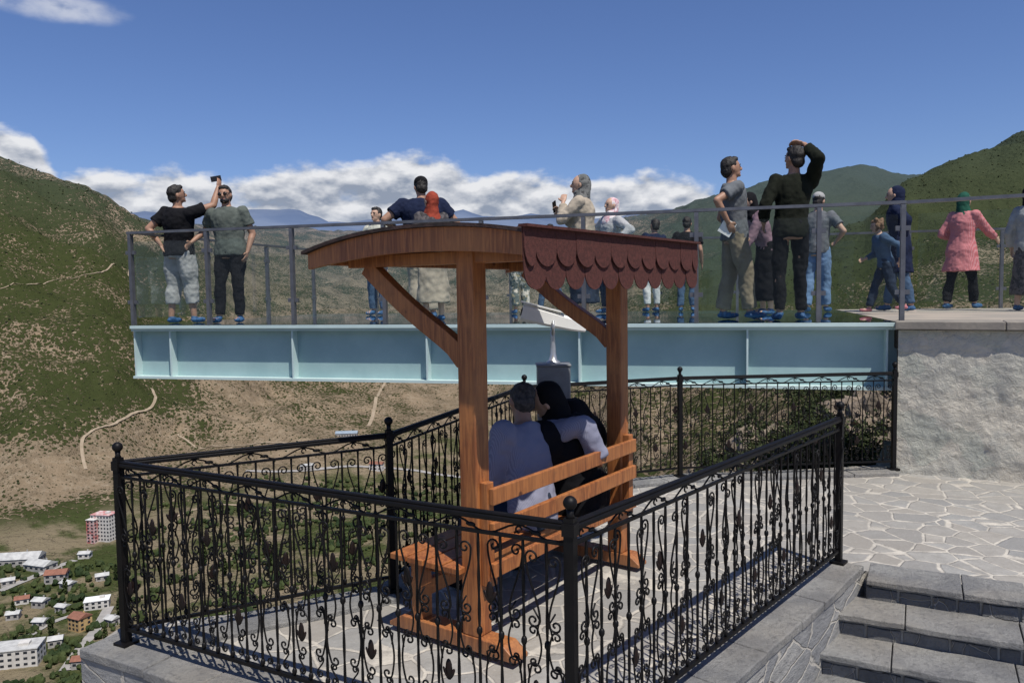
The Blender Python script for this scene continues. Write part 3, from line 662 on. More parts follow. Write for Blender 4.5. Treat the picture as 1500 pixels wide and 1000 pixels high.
def mobj(name,me,parent,loc=(0,0,0),rot=(0,0,0)):
    o=bpy.data.objects.new(name,me); COL.objects.link(o); o.parent=parent; o.location=loc; o.rotation_euler=rot; return o
def iron(A,B,label,posts=(1,0),sp=.092):
    L=(B-A).length; t=thing('iron_railing',label,'railing',(A.x,A.y,.03),math.atan2(B.y-A.y,B.x-A.x),'black wrought iron railings round the terrace')
    for on,x in zip(posts,(0,L)):
        if on: q=mobj('post',PST,t,(x,0,0)); mobj('finial',FIN,q)
    r=MB(); r.box((L/2,0,.905),(L-.05,.036,.020)); r.box((L/2,0,.920),(L-.05,.026,.012)); bevel(r.build('top_rail',IRON,t),.005)
    r=MB(); r.box((L/2,0,.845),(L-.05,.015,.012)); r.build('middle_rail',IRON,t)
    r=MB(); r.box((L/2,0,.085),(L-.05,.020,.016)); r.build('bottom_rail',IRON,t)
    fz=MB(); nf=max(2,round(L/.26)); w_=L/nf
    for i in range(nf):
        x0=i*w_; fz.tube([(x0+w_*q,0,.868+.022*math.sin(q*6.283)) for q in [k/10 for k in range(11)]],.0042,5)
        fz.tube([V((x0+w_*.25,0,.872))+V((math.cos(q)*.012,0,math.sin(q)*.012)) for q in [k*.7 for k in range(8)]],.0038,5)
        fz.ell((x0+w_*.5,0,.868),(.022,.006,.009),None,8,5)
    fz.build('frieze',IRON,t,True)
    nb=int(L/sp); s=L/nb
    for i in range(1,nb): mobj('baluster',BAR,t,(i*s,0,0))
    for i in range(nb):
        mobj('scroll',SCR,t,((i+.5)*s,0,random.uniform(-.004,.004)),(random.uniform(-.06,.06),0,math.pi if i%2 else 0))
        if i%2==0: mobj('leaf',LEF,t,((i+.5)*s,0,(-.04,.29)[(i//2)%2]))
    return t
iron(L_,C_,'black scrollwork railing nearest the viewer, left of the near corner post',(1,1))
iron(C_,R_,'black scrollwork railing running from the near corner post back to the steps',(0,1))
iron(L_,B1,'black scrollwork railing on the valley side at the far left, behind the near one',(0,1))
iron(B1,B2,'black scrollwork railing on the valley side behind the seated couple',(0,1))
iron(B2,B3,'black scrollwork railing under the deck, right of the telescope',(0,1),.10)
iron(B3,B4,'black scrollwork railing under the deck ending at the stone wall',(0,1),.10)
# ------------------------------------------------------------------ covered bench
Bp=G(700,955,0); Bq=G(906,828,0); ax=(Bq-Bp); ax.z=0; brz=math.atan2(ax.y,ax.x)
bn=thing('covered_bench','orange stained wooden bench with its own curved shingled roof','bench',(Bp.x,Bp.y,0),brz)
BL=ax.length
def wpart(name,fn,bv=.004):
    mb=MB(); fn(mb); return bevel(mb.build(name,WOOD,bn),bv)
for x in(0,BL):
    def fn(m,x=x): m.box((x,0,1.05),(.103,.103,1.9))
    wpart('post',fn,.008)
    def fn(m,x=x):
        ye=-.26 if x==0 else -.17
        prof_=[(ye,.03),(ye,.05),(ye+.07,.10),(.45,.10),(.54,.05),(.54,.03)]
        m.add([(x+s*.055,y,z) for s in(-1,1) for y,z in prof_],[tuple(range(6)),tuple(reversed(range(6,12)))]+[(i,6+i,6+(i+1)%6,(i+1)%6) for i in range(6)])
    wpart('foot',fn)
    def fn(m,x=x): m.box((x,.36,.25),(.08,.07,.30))
    wpart('leg',fn)
    def fn(m,x=x): m.box((x+(.075 if x==0 else -.075),.22,.36),(.045,.55,.08))
    wpart('seat_bearer',fn)
    def fn(m,x=x): m.box((x,-.072,.60),(.055,.042,.50))
    wpart('back_stub',fn)
    def fn(m,x=x):
        P=[]
        for i in range(11):
            q=i/10; y=.04+.64*q; z=1.42+.47*(q**.75)-.05*math.sin(q*math.pi); P.append((x,y,z))
        vs=[];h_=.045
        for i,p in enumerate(P):
            a=V(P[max(i-1,0)]);b_=V(P[min(i+1,10)]); t=(b_-a).normalized(); nn=V((0,-t.z,t.y))
            for sx_ in(-1,1):
                for sn in(-1,1): vs.append(V(p)+V((sx_*.03,0,0))+nn*sn*h_)
        fs=[]
        for i in range(10):
            o=i*4; fs+=[(o,o+1,o+5,o+4),(o+3,o+2,o+6,o+7),(o+1,o+3,o+7,o+5),(o+2,o,o+4,o+6)]
        fs+=[(0,2,3,1),(40,41,43,42)]
        m.add(vs,fs)
    wpart('brace',fn,.004)
    def fn(m,x=x): m.box((x,.22,1.915),(.08,1.15,.06))
    wpart('tie_beam',fn)
def fn(m):
    for i in range(4): m.box((BL/2,.08+i*.116,.42),(BL+.20,.104,.030))
wpart('seat',fn)
for z,h in((.785,.08),(.62,.08)):
    def fn(m): m.box((BL/2,-.109,z),(BL+.03,.028,h))
    wpart('back_slat',fn)
def fn(m): m.box((BL/2,-.109,.43),(BL+.03,.028,.07))
wpart('back_slat',fn)
def fn(m): m.box((BL/2,.36,.24),(BL-.1,.04,.08))
wpart('stretcher',fn)
x0,x1,y0,y1=-.20,BL+.12,-.44,.92; yc=(y0+y1)/2-.08; hw=(y1-y0)/2
def az_(y): return 1.980+.068*(1-abs((y-yc)/hw)**2.2)
def curved(m,xa,xb,zo,th,ya=y0,yb=y1,n=18,bot=None):
    for i in range(n):
        a=ya+(yb-ya)*i/n; b=ya+(yb-ya)*(i+1)/n
        ta,tb=az_(a)+zo,az_(b)+zo; ba=(bot(a) if bot else ta-th); bb=(bot(b) if bot else tb-th)
        fs=[(0,3,2,1),(4,5,6,7),(0,4,7,3),(1,2,6,5)]
        if i==0: fs.append((0,1,5,4))
        if i==n-1: fs.append((2,3,7,6))
        m.add([(xa,a,ba),(xb,a,ba),(xb,b,bb),(xa,b,bb),(xa,a,ta),(xb,a,ta),(xb,b,tb),(xa,b,tb)],fs)
m=MB(); npl=13
for i in range(npl):
    a=y0+(y1-y0)*i/npl+.004; b=y0+(y1-y0)*(i+1)/npl-.004; curved(m,x0+.02,x1-.02,0,.022,a,b,2)
m.build('roof_boards',DWOOD,bn)
m=MB(); curved(m,x0-.025,x1+.025,.018,.016,y0-.02,y1+.025,24); m.build('roofing',FELT,bn)
for xx in (x0,x1-.03):
    m=MB(); curved(m,xx,xx+.03,0,.12,y0,y1,24,lambda y:az_(y)-.108+.02*abs((y-yc)/hw)**3); m.build('gable_board',WOOD,bn)
for y in (y0+.05,0,y1-.06,.40):
    m=MB(); m.box(((x0+x1)/2,y,az_(y)-.05),(x1-x0-.1,.05,.05)); bevel(m.build('purlin',WOOD,bn),.004)
m=MB(); n=11; w_=(x1-x0+.06)/n; y=y0-.012
for row,(zt,ln,o) in enumerate(((az_(y0)+.022,.264,0),(az_(y0)+.026,.165,.009))):
    for i in range(-row,n):
        cx=x0-.03+(i+.5+.5*row)*w_
        xa=max(cx-w_*.495,x0-.03); xb=min(cx+w_*.495,x1+.03); cm=(xa+xb)/2; rz_=(xb-xa)/2; hz_=.075
        pts=[(xa,zt),(xa,zt-ln+hz_)]+[(cm+rz_*math.cos(math.pi+math.pi*k/14),zt-ln+hz_+hz_*math.sin(math.pi+math.pi*k/14)) for k in range(1,14)]+[(xb,zt-ln+hz_),(xb,zt)]
        til=random.uniform(-.0012,.0012); jz=random.uniform(-.003,.003); curl=random.uniform(.0,.010)
        def yq(z,t0): return y-(o+t0+(zt-z)*.03+til+curl*max(0,(zt-z)/ln-.4))
        k=len(pts); m.add([(p[0],yq(p[1],0),p[1]+jz*(p[1]<zt)) for p in pts]+[(p[0],yq(p[1],.005),p[1]+jz*(p[1]<zt)) for p in pts],[tuple(range(k)),tuple(reversed(range(k,2*k)))]+[(j,(j+1)%k,k+(j+1)%k,k+j) for j in range(k)])
m.box(((x0+x1)/2,y-.012,az_(y0)+.027),(x1-x0+.07,.045,.012))
m.build('shingle_fringe',SHING,bn)
def bw(x,y,z=0): 
    c,s=math.cos(brz),math.sin(brz); return V((Bp.x+x*c-y*s,Bp.y+x*s+y*c,z))
# ------------------------------------------------------------------ coin telescope
tp=PY(811,600,5.6); tl=thing('coin_telescope','white coin operated telescope on a grey metal pedestal behind the couple','telescope',(tp.x,tp.y,0),0)
m=MB(); m.box((0,0,.61),(.235,.2,1.22)); m.box((0,0,1.225),(.25,.215,.02)); bevel(m.build('pedestal',M('pedestal_grey',(.22,.23,.24),(.17,.17,.18),6,.45,.05,40,.002,metal=.3),tl),.01)
m=MB(); m.tube([(0,0,1.235),(0,0,1.245),(0,0,1.26),(0,0,1.30),(0,0,1.42),(0,0,1.46)],[.055,.05,.03,.022,.016,.018],14); m.build('stem',SILV,tl,True)
m=MB(); m.tube([(-.0,-.082,1.54),(0,-.082,1.46),(0,0,1.435),(0,.082,1.46),(0,.082,1.54)],.010,8); m.build('yoke',SILV,tl,True)
R=Matrix.Rotation(math.radians(15),3,'Y')
def rp(x,y,z): return R@V((x,y,z))+V((.01,0,1.545))
def orect(x,hw_,hz_,zo=0,k=.7): 
    return [rp(x,a*hw_,b*hz_+zo) for a,b in((-1,-k),(-k,-1),(k,-1),(1,-k),(1,k),(k,1),(-k,1),(-1,k))]
m=MB(); rg=[orect(-.235,.072,.058),orect(-.20,.076,.062),orect(0,.070,.054),orect(.13,.062,.046),orect(.20,.050,.036),orect(.235,.042,.030)]
vs=[p for r_ in rg for p in r_]; fs=[(i*8+k,i*8+(k+1)%8,(i+1)*8+(k+1)%8,(i+1)*8+k) for i in range(5) for k in range(8)]+[tuple(reversed(range(8))),tuple(range(40,48))]
m.add(vs,fs); tb=m.build('tube',WHITE,tl)
m=MB(); m.box(rp(-.10,0,.068),(.32,.15,.010),R); m.build('hood',WHITE,tb)
for k in(-1,1):
    m=MB(); m.tube([rp(-.236,k*.035,0),rp(-.244,k*.035,0)],.028,16); m.build('lens',WINM,tb)
    m=MB(); m.tube([rp(.23,k*.024,0),rp(.265,k*.024,0)],[.016,.02],12); m.build('eyepiece',IRON,tb,True)
# ------------------------------------------------------------------ people
RM=[]
def later(mb,name,mat,parent,vox,it=3,disp=0,freq=9):
    o=mb.build(name,mat,parent,False)
    r=o.modifiers.new('r','REMESH'); r.mode='VOXEL'; r.voxel_size=vox; r.use_smooth_shade=True
    s=o.modifiers.new('s','SMOOTH'); s.factor=.5; s.iterations=it
    RM.append((o,mat,disp,freq)); return o
def ik(a,t,l1,l2,pole):
    d=t-a; D=min(d.length,(l1+l2)*.998); n=d.normalized(); x=(l1*l1-l2*l2+D*D)/(2*D); h=math.sqrt(max(0,l1*l1-x*x))
    p=pole-n*pole.dot(n); p=p.normalized() if p.length>1e-5 else V((0,0,1)); return a+n*x+p*h,a+n*D
TP=[(.80,.150,.105),(.88,.168,.122),(.96,.166,.118),(1.06,.148,.104),(1.18,.156,.112),(1.30,.178,.122),(1.385,.176,.108),(1.44,.125,.085),(1.485,.066,.064)]
def tprof(z):
    if z<=TP[0][0]: return TP[0][1:]
    for a,b in zip(TP[:-1],TP[1:]):
        if z<=b[0]: t=(z-a[0])/(b[0]-a[0]); return (a[1]+(b[1]-a[1])*t,a[2]+(b[2]-a[2])*t)
    return TP[-1][1:]
DK=M('eye_dark',(.015,.01,.008),(.01,.01,.01),9,.3,0); LIP=M('lip',(.30,.11,.09),(.25,.09,.08),9,.6,0)
def skin(n,c): return M('skin_'+n,c,tuple(x*.85 for x in c),12,.55,.1,60,.002)
SK1=skin('tan',(.36,.20,.13)); SK2=skin('light',(.48,.30,.21))
HB=M('black_hair',(.012,.010,.009),(.022,.018,.015),40,.6,.6,120,.01); HG=M('grey_hair',(.07,.06,.055),(.02,.018,.016),40,.7,.6,120,.01); HBr=M('fair_brown_hair',(.20,.11,.055),(.11,.06,.03),40,.7,.8,80,.01)
BLUE=M('blue_shoe_cover',(.035,.115,.24),(.02,.065,.15),30,.65,.9,45,.015)
def person(label,loc,yaw,H=1.75,skinm=SK1,lean=0,side=0,twist=0,R=None,L=None,fR=(.11,0),fL=(-.11,0),head=(0,0,0),top=None,bot=None,shoe=BLUE,hair=HB,hijab=None,cap=None,beard=False,glasses=False,fem=False,seat=None,vox=.009,curl=.5,build=1.0,curly=False):
    s=H/1.75; t=thing('person',label,'person',loc,math.radians(yaw))
    dz=0 if seat is None else (seat/s+.095-.91)
    shw=.185*(.9 if fem else 1)*build; hw_=.092
    la,sa,tw=math.radians(lean),math.radians(side),math.radians(twist)
    def U(p):
        p=V(p); wq=min(1,max(0,(p.z-.86)/.25)); q=p-V((0,0,.92))
        q=Matrix.Rotation(-la*wq,3,'X')@(Matrix.Rotation(sa*wq,3,'Y')@(Matrix.Rotation(tw*wq,3,'Z')@q)); return q+V((0,0,.92+dz))
    hy,hp,hr_=[math.radians(a) for a in head]
    HR=Matrix.Rotation(hy,3,'Z')@Matrix.Rotation(hp,3,'X')@Matrix.Rotation(hr_,3,'Y')
    def Hd(p): return U(HR@(V(p)-V((0,-.01,1.52)))+V((0,-.01,1.52)))
    UR=Matrix.Rotation(-la,3,'X')@Matrix.Rotation(sa,3,'Y')@Matrix.Rotation(tw,3,'Z'); HM=UR@HR
    S=lambda v:V(v)*s
    def rings(z0,z1,inf=0,flare=0,n=12,fz=.95):
        out=[]
        for i in range(n+1):
            z=z0+(z1-z0)*i/n; a,b_=tprof(z); a*=build; b_*=build
            if fem: a*= .93 if z>1.1 else 1.0; b_*=1.06 if 1.2<z<1.36 else 1
            e=inf+flare*max(0,(fz-z))
            c=U((0,0,z)); wq=min(1,max(0,(z-.86)/.25))
            Rz=Matrix.Rotation(-la*wq,3,'X')@Matrix.Rotation(sa*wq,3,'Y')@Matrix.Rotation(tw*wq,3,'Z')
            out.append((c*s,(Rz@V((a+e,0,0)))*s,(Rz@V((0,b_+e,0)))*s))
        return out
    body=MB(); body.loft(rings(.82,1.485))
    body.limb([S(U((0,-.005,1.44))),S(Hd((0,0,1.565)))],[.062*s,.054*s])
    body.ell(S(Hd((0,.008,1.642))),(.076*s,.096*s,.108*s),HM); body.ell(S(Hd((0,.038,1.580))),(.054*s,.060*s,.056*s),HM)
    body.tube([S(Hd((0,.098,1.648))),S(Hd((0,.122,1.612)))],[.008*s,.015*s],8); body.ell(S(Hd((0,.112,1.607))),(.018*s,.014*s,.010*s),HM,8,6)
    body.ell(S(Hd((0,.088,1.55))),(.022*s,.018*s,.018*s),HM,8,6)
    for k in(-1,1): body.ell(S(Hd((k*.078,.0,1.625))),(.011*s,.02*s,.032*s),HM,8,6)
    arms={}; hands={}
    for k,spec,nm in((1,R,'R'),(-1,L,'L')):
        spec=spec or ((k*.27,.05,.885),(k*.3,-1,0))
        sh=U((k*shw,0,1.405)); tg=V(spec[0])+V((0,0,dz)); el_,wr_=ik(sh,tg,.30,.265,V(spec[1])); arms[nm]=(sh,el_,wr_)
        fa=(wr_-el_).normalized(); fm_=el_.lerp(wr_,.3)
        body.limb([S(sh),S(sh.lerp(el_,.5)),S(el_),S(fm_),S(wr_)],[.056*s*build,.047*s*build,.039*s*build,.040*s*build,.026*s],12)
        hd=V(spec[2]).normalized() if len(spec)>2 else fa
        pn=V((-k,0,0)); ac=hd.cross(pn)
        if ac.length<.2: ac=hd.cross(V((0,1,0)))
        ac.normalize(); pn=ac.cross(hd).normalized()
        if ac.dot(V((0,1,0)))<0: ac=-ac
        RM3=Matrix((ac,pn,hd)).transposed()
        body.ell(S(wr_+hd*.05),(.040*s,.016*s,.052*s),RM3,12,8)
        inn=V((-k,0,0))-hd*V((-k,0,0)).dot(hd)
        inn=inn.normalized() if inn.length>.1 else pn
        for j,(o_,ln) in enumerate(((-.031,.056),(-.0105,.070),(.0105,.076),(.031,.068))):
            b0=wr_+hd*.085+ac*o_; d1=(hd+inn*curl*.6).normalized(); d2=(hd*(1-curl*.5)+inn*curl*1.4).normalized()
            b1=b0+d1*ln*.5; b2=b1+d2*ln*.5; body.tube([S(b0-hd*.02),S(b0),S(b1),S(b2)],[.0105*s,.0105*s,.0095*s,.0075*s],7)
        th0=wr_+hd*.03+ac*.028; th1=th0+(hd*.5+ac*.8).normalized()*.035; th2=th1+(hd+ac*.2+inn*curl*.6).normalized()*.03
        body.tube([S(th0),S(th1),S(th2)],[.014*s,.012*s,.009*s],7)
        hands[nm]=wr_+hd*.10+inn*.02
    legs={}
    for k,f in((1,fR),(-1,fL)):
        hp_=V((k*hw_,0,.91+dz)); f=V((f[0],f[1],f[2] if len(f)>2 else .085))
        pole=V((k*.12,1,.0)) if seat is None else V((k*.1,1,.8))
        kn,an=ik(hp_,f,.425,.405,pole); legs[k]=(hp_,kn,an)
        cf=kn.lerp(an,.3)+V((0,-.012,0))
        body.limb([S(hp_),S(hp_.lerp(kn,.5)),S(kn),S(cf),S(an)],[.088*s*build,.076*s*build,.054*s,.053*s,.036*s],12)
        body.ell(S(an+V((k*.01,.065,-.045))),(.040*s,.115*s,.034*s),None,12,8)
    bo=later(body,'body',skinm,t,vox,2)
    for k in(-1,1):
        e=MB(); e.ell(S(Hd((k*.031,.093,1.640))),(.013*s,.008*s,.0065*s),HM,10,6); e.build('eye',DK,bo,True)
        e=MB(); e.tube([S(Hd((k*.015,.1,1.658))),S(Hd((k*.032,.098,1.664))),S(Hd((k*.05,.084,1.657)))],[.004*s,.005*s,.003*s],6); e.build('eyebrow',hair if hair else HB,bo,True)
    e=MB(); e.ell(S(Hd((0,.094,1.578))),(.024*s,.008*s,.007*s),HM,10,6); e.build('mouth',LIP,bo,True)
    if hair and not hijab:
        h=MB(); h.ell(S(Hd((0,-.016,1.668))),(.084*s,.098*s,.098*s),HM); h.ell(S(Hd((0,-.045,1.61))),(.074*s,.066*s,.075*s),HM); h.ell(S(Hd((0,.04,1.725))),(.060*s,.05*s,.032*s),HM)
        if curly:
            for _ in range(26):
                a=random.random()*6.28; zz=random.uniform(1.56,1.76); h.ell(S(Hd((math.cos(a)*.085,-.03+math.sin(a)*.075 if math.sin(a)<0 else -.01+math.sin(a)*.05,zz))),.036*s,None,8,6)
        later(h,'hair',hair,t,.009,1,.008,35)
    if beard:
        h=MB(); h.ell(S(Hd((0,.045,1.562))),(.060*s,.063*s,.042*s),HM); later(h,'beard',hair,t,.008,1,.003,40)
    if glasses:
        h=MB()
        for k in(-1,1): h.ell(S(Hd((k*.033,.104,1.642))),(.028*s,.008*s,.02*s),HM,12,6)
        h.tube([S(Hd((-.078,.0,1.65))),S(Hd((-.06,.09,1.65))),S(Hd((.06,.09,1.65))),S(Hd((.078,.0,1.65)))],.004*s,6); h.build('sunglasses',DK,t,True)
    if cap:
        h=MB(); h.ell(S(Hd((0,-.01,1.69))),(.088*s,.104*s,.082*s),HM); h.ell(S(Hd((0,.105,1.69))),(.06*s,.06*s,.010*s),HM); later(h,'cap',cap,t,.010,1)
    if hijab:
        h=MB(); h.ell(S(Hd((0,-.030,1.650))),(.090*s,.106*s,.114*s),HM); h.ell(S(Hd((0,-.052,1.60))),(.084*s,.078*s,.09*s),HM)
        h.ell(S(Hd((0,.02,1.535))),(.074*s,.072*s,.042*s),HM)
        h.limb([S(Hd((0,-.04,1.60))),S(U((0,-.02,1.45)))],[.080*s,.10*s])
        rr_=[]
        for z,a,b_,yo in((1.35,.16,.13,0),(1.39,.165,.13,0),(1.45,.12,.11,0),(1.52,.085,.088,-.01)): rr_.append((S(U((0,yo,z))),(UR@V((a,0,0)))*s,(UR@V((0,b_,0)))*s))
        h.loft(rr_)
        later(h,'headscarf',hijab,t,.012,3,.008,14)
    m=MB(); hem=top.get('hem',.86); inf=top.get('inf',.02); fl_=top.get('flare',0.0)
    m.loft(rings(hem,1.475,inf,fl_,16,1.0))
    sl=top.get('sleeve',.6); e=.016+top.get('loose',.006)
    for nm in('R','L'):
        sh,el_,wr_=arms[nm]; b_=build
        if sl<=1: m.limb([S(sh),S(sh.lerp(el_,sl*.5))],[(.058*b_+e)*s,(.055*b_+e)*s]); m.tube([S(sh.lerp(el_,sl*.4)),S(sh.lerp(el_,sl))],[(.055*b_+e)*s,(.056*b_+e)*s],14)
        else:
            q=min(sl-1,.94); m.limb([S(sh),S(sh.lerp(el_,.5)),S(el_)],[(.058*b_+e)*s,(.05*b_+e)*s,(.043*b_+e)*s]); m.tube([S(el_),S(el_.lerp(wr_,q*.4)),S(el_.lerp(wr_,q))],[(.043*b_+e)*s,(.042*b_+e)*s,(.032*b_+e)*s],14)
    later(m,top.get('name','shirt'),top['mat'],t,.0125,2,.013,11)
    if bot:
        m=MB()
        if bot.get('kind')=='skirt':
            hz_=bot.get('hem',.15); rr_=[]
            for i in range(11):
                q=i/10; z=hz_+(1.02-hz_)*q; a=.175+.10*(1-q)**.8*bot.get('fl',1); rr_.append((S((0,0,z+dz)),S((a,0,0)),S((0,a*.78,0))))
            m.loft(rr_,28); later(m,'skirt',bot['mat'],t,.014,2,.020,7)
        else:
            m.loft(rings(.84,1.03,.014,0,6)); hf=bot.get('hem',.95); lo=bot.get('loose',.01)
            for k in(1,-1):
                hp_,kn,an=legs[k]; m.limb([S(hp_),S(hp_.lerp(kn,.5)),S(kn)],[(.094*build+lo*.5)*s,(.083*build+lo)*s,(.062+lo)*s],14)
                m.tube([S(kn),S(kn.lerp(an,hf*.4)+V((0,-.01,0))),S(kn.lerp(an,hf))],[(.062+lo)*s,(.061+lo)*s,(.050+lo*1.2)*s],14)
            later(m,'trousers',bot['mat'],t,.0125,2,.014,11)
    for k in(1,-1):
        an=legs[k][2]; m=MB(); c=an+V((k*.01,.058,-.047)); m.ell(S(c),(.045*s,.125*s,.037*s),None,14,8); m.limb([S(an+V((0,0,-.02))),S(an+V((0,.02,-.035)))],[.040*s,.042*s]); later(m,'shoe',shoe,t,.011,1,.006,25)
    rot=Matrix.Rotation(math.radians(yaw),3,'Z')
    return t,{k:V(loc)+rot@(v*s) for k,v in hands.items()}
def dk(px,Y,py=380): p=PY(px,py,Y); return (p.x,p.y,DZ+.001)
TSH=lambda mm,**k:dict(mat=mm,sleeve=.62,**k)
black=cloth('black_cloth',(.009,.009,.011)); navy=cloth('navy_cloth',(.012,.018,.045)); green=cloth('dark_olive_cloth',(.011,.013,.008)); camo=cloth('olive_cloth',(.03,.035,.02)); greypolo=cloth('grey_green_cloth',(.10,.115,.10)); greyt=cloth('grey_cloth',(.13,.14,.15)); ltgrey=cloth('pale_grey_cloth',(.38,.38,.37)); khaki=cloth('khaki_cloth',(.24,.20,.14)); beige=cloth('beige_cloth',(.42,.36,.28)); white=cloth('white_cloth',(.65,.65,.63)); denim=cloth('denim',(.065,.11,.18)); dden=cloth('dark_denim',(.025,.036,.06)); mauve=cloth('mauve_cloth',(.22,.14,.165)); shirtb=stripes('lavender_grey_shirt',(.185,.19,.265),(.245,.25,.32),55)
redsc=cloth('rust_scarf',(.30,.055,.032),.65); grsc=patches('grey_scarf',(.10,.105,.10),(.16,.16,.15),(.05,.05,.05),12); pinksc=patches('pink_scarf',(.62,.42,.44),(.7,.62,.6),(.5,.25,.28),14); greensc=cloth('green_scarf',(.02,.09,.06)); pinkst=stripes('pink_striped_cloth',(.50,.13,.14),(.54,.22,.23),22); bwst=stripes('striped_cloth',(.62,.62,.60),(.10,.10,.12),18,'Z'); flor=patches('patterned_skirt',(.5,.45,.38),(.10,.12,.11),(.3,.25,.15),14); dflor=patches('dark_patterned_skirt',(.04,.036,.04),(.09,.08,.08),(.02,.02,.02),16)
A,hA=person('man in black t-shirt and grey cropped trousers raising a phone, far left of the deck',dk(263,10.1),-24,1.74,lean=-3,side=4,R=((.40,.30,1.74),(.5,0,-.9)),L=((-.16,-.14,1.0),(-.7,-.5,0)),fR=(.15,.06),fL=(-.14,-.04),head=(-35,8,0),top=TSH(black,inf=.03),bot=dict(mat=ltgrey,hem=.6,loose=.03),build=1.12)
B_,hB=person('man in grey green t-shirt and black trousers beside the man with the raised phone',dk(338,10.0),176,1.72,side=3,R=((.50,.02,1.04),(.3,-.8,-.3)),L=((-.25,.06,.90),(-.6,-.8,0)),fR=(.16,.04),fL=(-.10,0),head=(6,-3,3),top=TSH(greypolo,inf=.03),bot=dict(mat=black),beard=True,glasses=True,build=1.1)
person('boy in a pale t-shirt and jeans behind the glass, left of the bench roof',dk(553,12.4),150,1.68,SK2,R=((.2,.2,1.1),(.5,-1,0)),L=((-.2,.2,1.1),(-.5,-1,0)),top=TSH(cloth('pale_yellow_cloth',(.5,.5,.42))),bot=dict(mat=denim))
person('man in dark cap and navy t-shirt with pale trousers above the bench roof',dk(620,10.4),12,1.86,lean=5,top=TSH(navy,inf=.045),bot=dict(mat=beige,loose=.02),cap=black,build=1.25,R=((.26,.25,1.12),(.8,-.6,0)),L=((-.30,.18,1.12),(-.8,-.6,0)),head=(10,-6,0))
person('woman in rust red headscarf above the bench roof',dk(634,9.5),25,1.54,SK2,lean=2,hijab=redsc,fem=True,top=dict(mat=dflor,sleeve=1.9,hem=.75,name='tunic'),bot=dict(mat=beige,kind='skirt',hem=.25,fl=.6),head=(20,-3,0))
F_,hF=person('woman in grey headscarf with beige jacket holding a phone, head turned left',dk(856,9.3),75,1.69,SK2,lean=4,hijab=grsc,fem=True,R=((.10,.30,1.30),(.6,-.3,-.9)),L=((-.08,.24,1.42),(-.6,-.2,-.9)),top=dict(mat=beige,sleeve=1.85,hem=.72,inf=.035,name='jacket'),bot=dict(mat=dden,kind='skirt',hem=.2,fl=.6),head=(10,5,0))
person('woman in pink headscarf and black and white striped top',dk(893,11.4),120,1.66,SK2,side=-4,hijab=pinksc,fem=True,top=dict(mat=bwst,sleeve=1.6,hem=.75,name='tunic'),bot=dict(mat=dden),R=((.25,.22,1.12),(.8,-.6,0)),L=((-.35,.15,1.1),(-.8,-.6,0)))
person('child in a dark top and jeans between the two bench posts',dk(806,12.4),170,1.38,SK2,top=TSH(navy),bot=dict(mat=denim),fR=(.2,.05),fL=(-.2,-.05))
person('child in camouflage patterned trousers seen below the bench roof beside the near post',dk(762,12.0),20,1.33,top=TSH(camo),bot=dict(mat=flor,loose=.03,hem=.8))
person('boy in dark blue t-shirt and white trousers behind the shingle fringe',dk(956,12.0),20,1.40,side=4,top=TSH(navy),bot=dict(mat=white,hem=.85),R=((.1,.22,1.1),(.8,-.6,0)),fR=(.13,.08))
person('boy in black t-shirt and jeans just left of the man with the paper',dk(1006,11.9),-20,1.42,lean=4,top=TSH(black),bot=dict(mat=denim),L=((-.1,.22,1.1),(-.8,-.6,0)))
H_,hH=person('young man in grey t-shirt and khaki trousers holding a paper, in profile',dk(1076,8.6),-92,1.75,SK1,lean=-3,R=((.24,-.13,1.04),(.5,-1,0)),L=((-.24,.10,.95),(-.4,-1,0)),fR=(.11,.14),fL=(-.11,-.10),top=TSH(greyt,inf=.028),bot=dict(mat=khaki,loose=.024),head=(6,3,0))
I_,hI=person('man in dark olive shirt and black jeans with one hand on his head',dk(1158,8.2),-2,1.78,SK1,side=3,R=((.12,-.03,1.77),(.25,-1,-.3),(-.8,.15,.2)),L=((-.24,.12,1.00),(-.4,-.8,0)),fR=(.13,.06),fL=(-.12,-.04),head=(30,5,-4),top=dict(mat=green,sleeve=1.8,hem=.84,inf=.022),bot=dict(mat=black,loose=.004),build=.95)
person('person in grey cap and pale blue jeans behind the man in the olive shirt',dk(1196,10.6),-40,1.60,SK2,lean=6,cap=ltgrey,top=TSH(greyt),bot=dict(mat=cloth('light_denim',(.15,.24,.38)),loose=.02),R=((.22,.22,1.05),(.8,-.6,0)),fR=(.11,.1),fL=(-.11,-.1))
person('woman in mauve top and black skirt bending between the two tall men',dk(1124,10.0),100,1.58,SK2,lean=24,hijab=black,fem=True,top=dict(mat=mauve,sleeve=1.8,hem=.78,name='tunic'),bot=dict(mat=black,kind='skirt',hem=.2,fl=.7),R=((.2,.5,.85),(.5,-1,0)),L=((-.2,.5,.8),(-.5,-1,0)))
person('child with curly light brown hair, denim jacket and dark trousers walking',dk(1298,9.5),85,1.15,SK2,lean=14,hair=HBr,curly=True,fR=(.10,.26,.10),fL=(-.10,-.30,.17),top=dict(mat=denim,sleeve=1.8,hem=.84,name='jacket'),bot=dict(mat=dden,loose=.015),R=((.2,.32,1.02),(.5,-1,0)),L=((-.22,-.16,.98),(-.5,-1,0)),shoe=cloth('pink_shoe',(.5,.2,.22)))
person('woman in navy headscarf and navy tunic behind the curly haired child',dk(1318,10.3),60,1.63,SK2,lean=6,hijab=navy,fem=True,top=dict(mat=navy,sleeve=1.85,hem=.55,flare=.12,name='tunic'),bot=dict(mat=denim),R=((.3,.2,1.0),(.8,-.6,0)),L=((-.30,-.05,1.0),(-.8,-.6,0)),fR=(.1,.16),fL=(-.1,-.16))
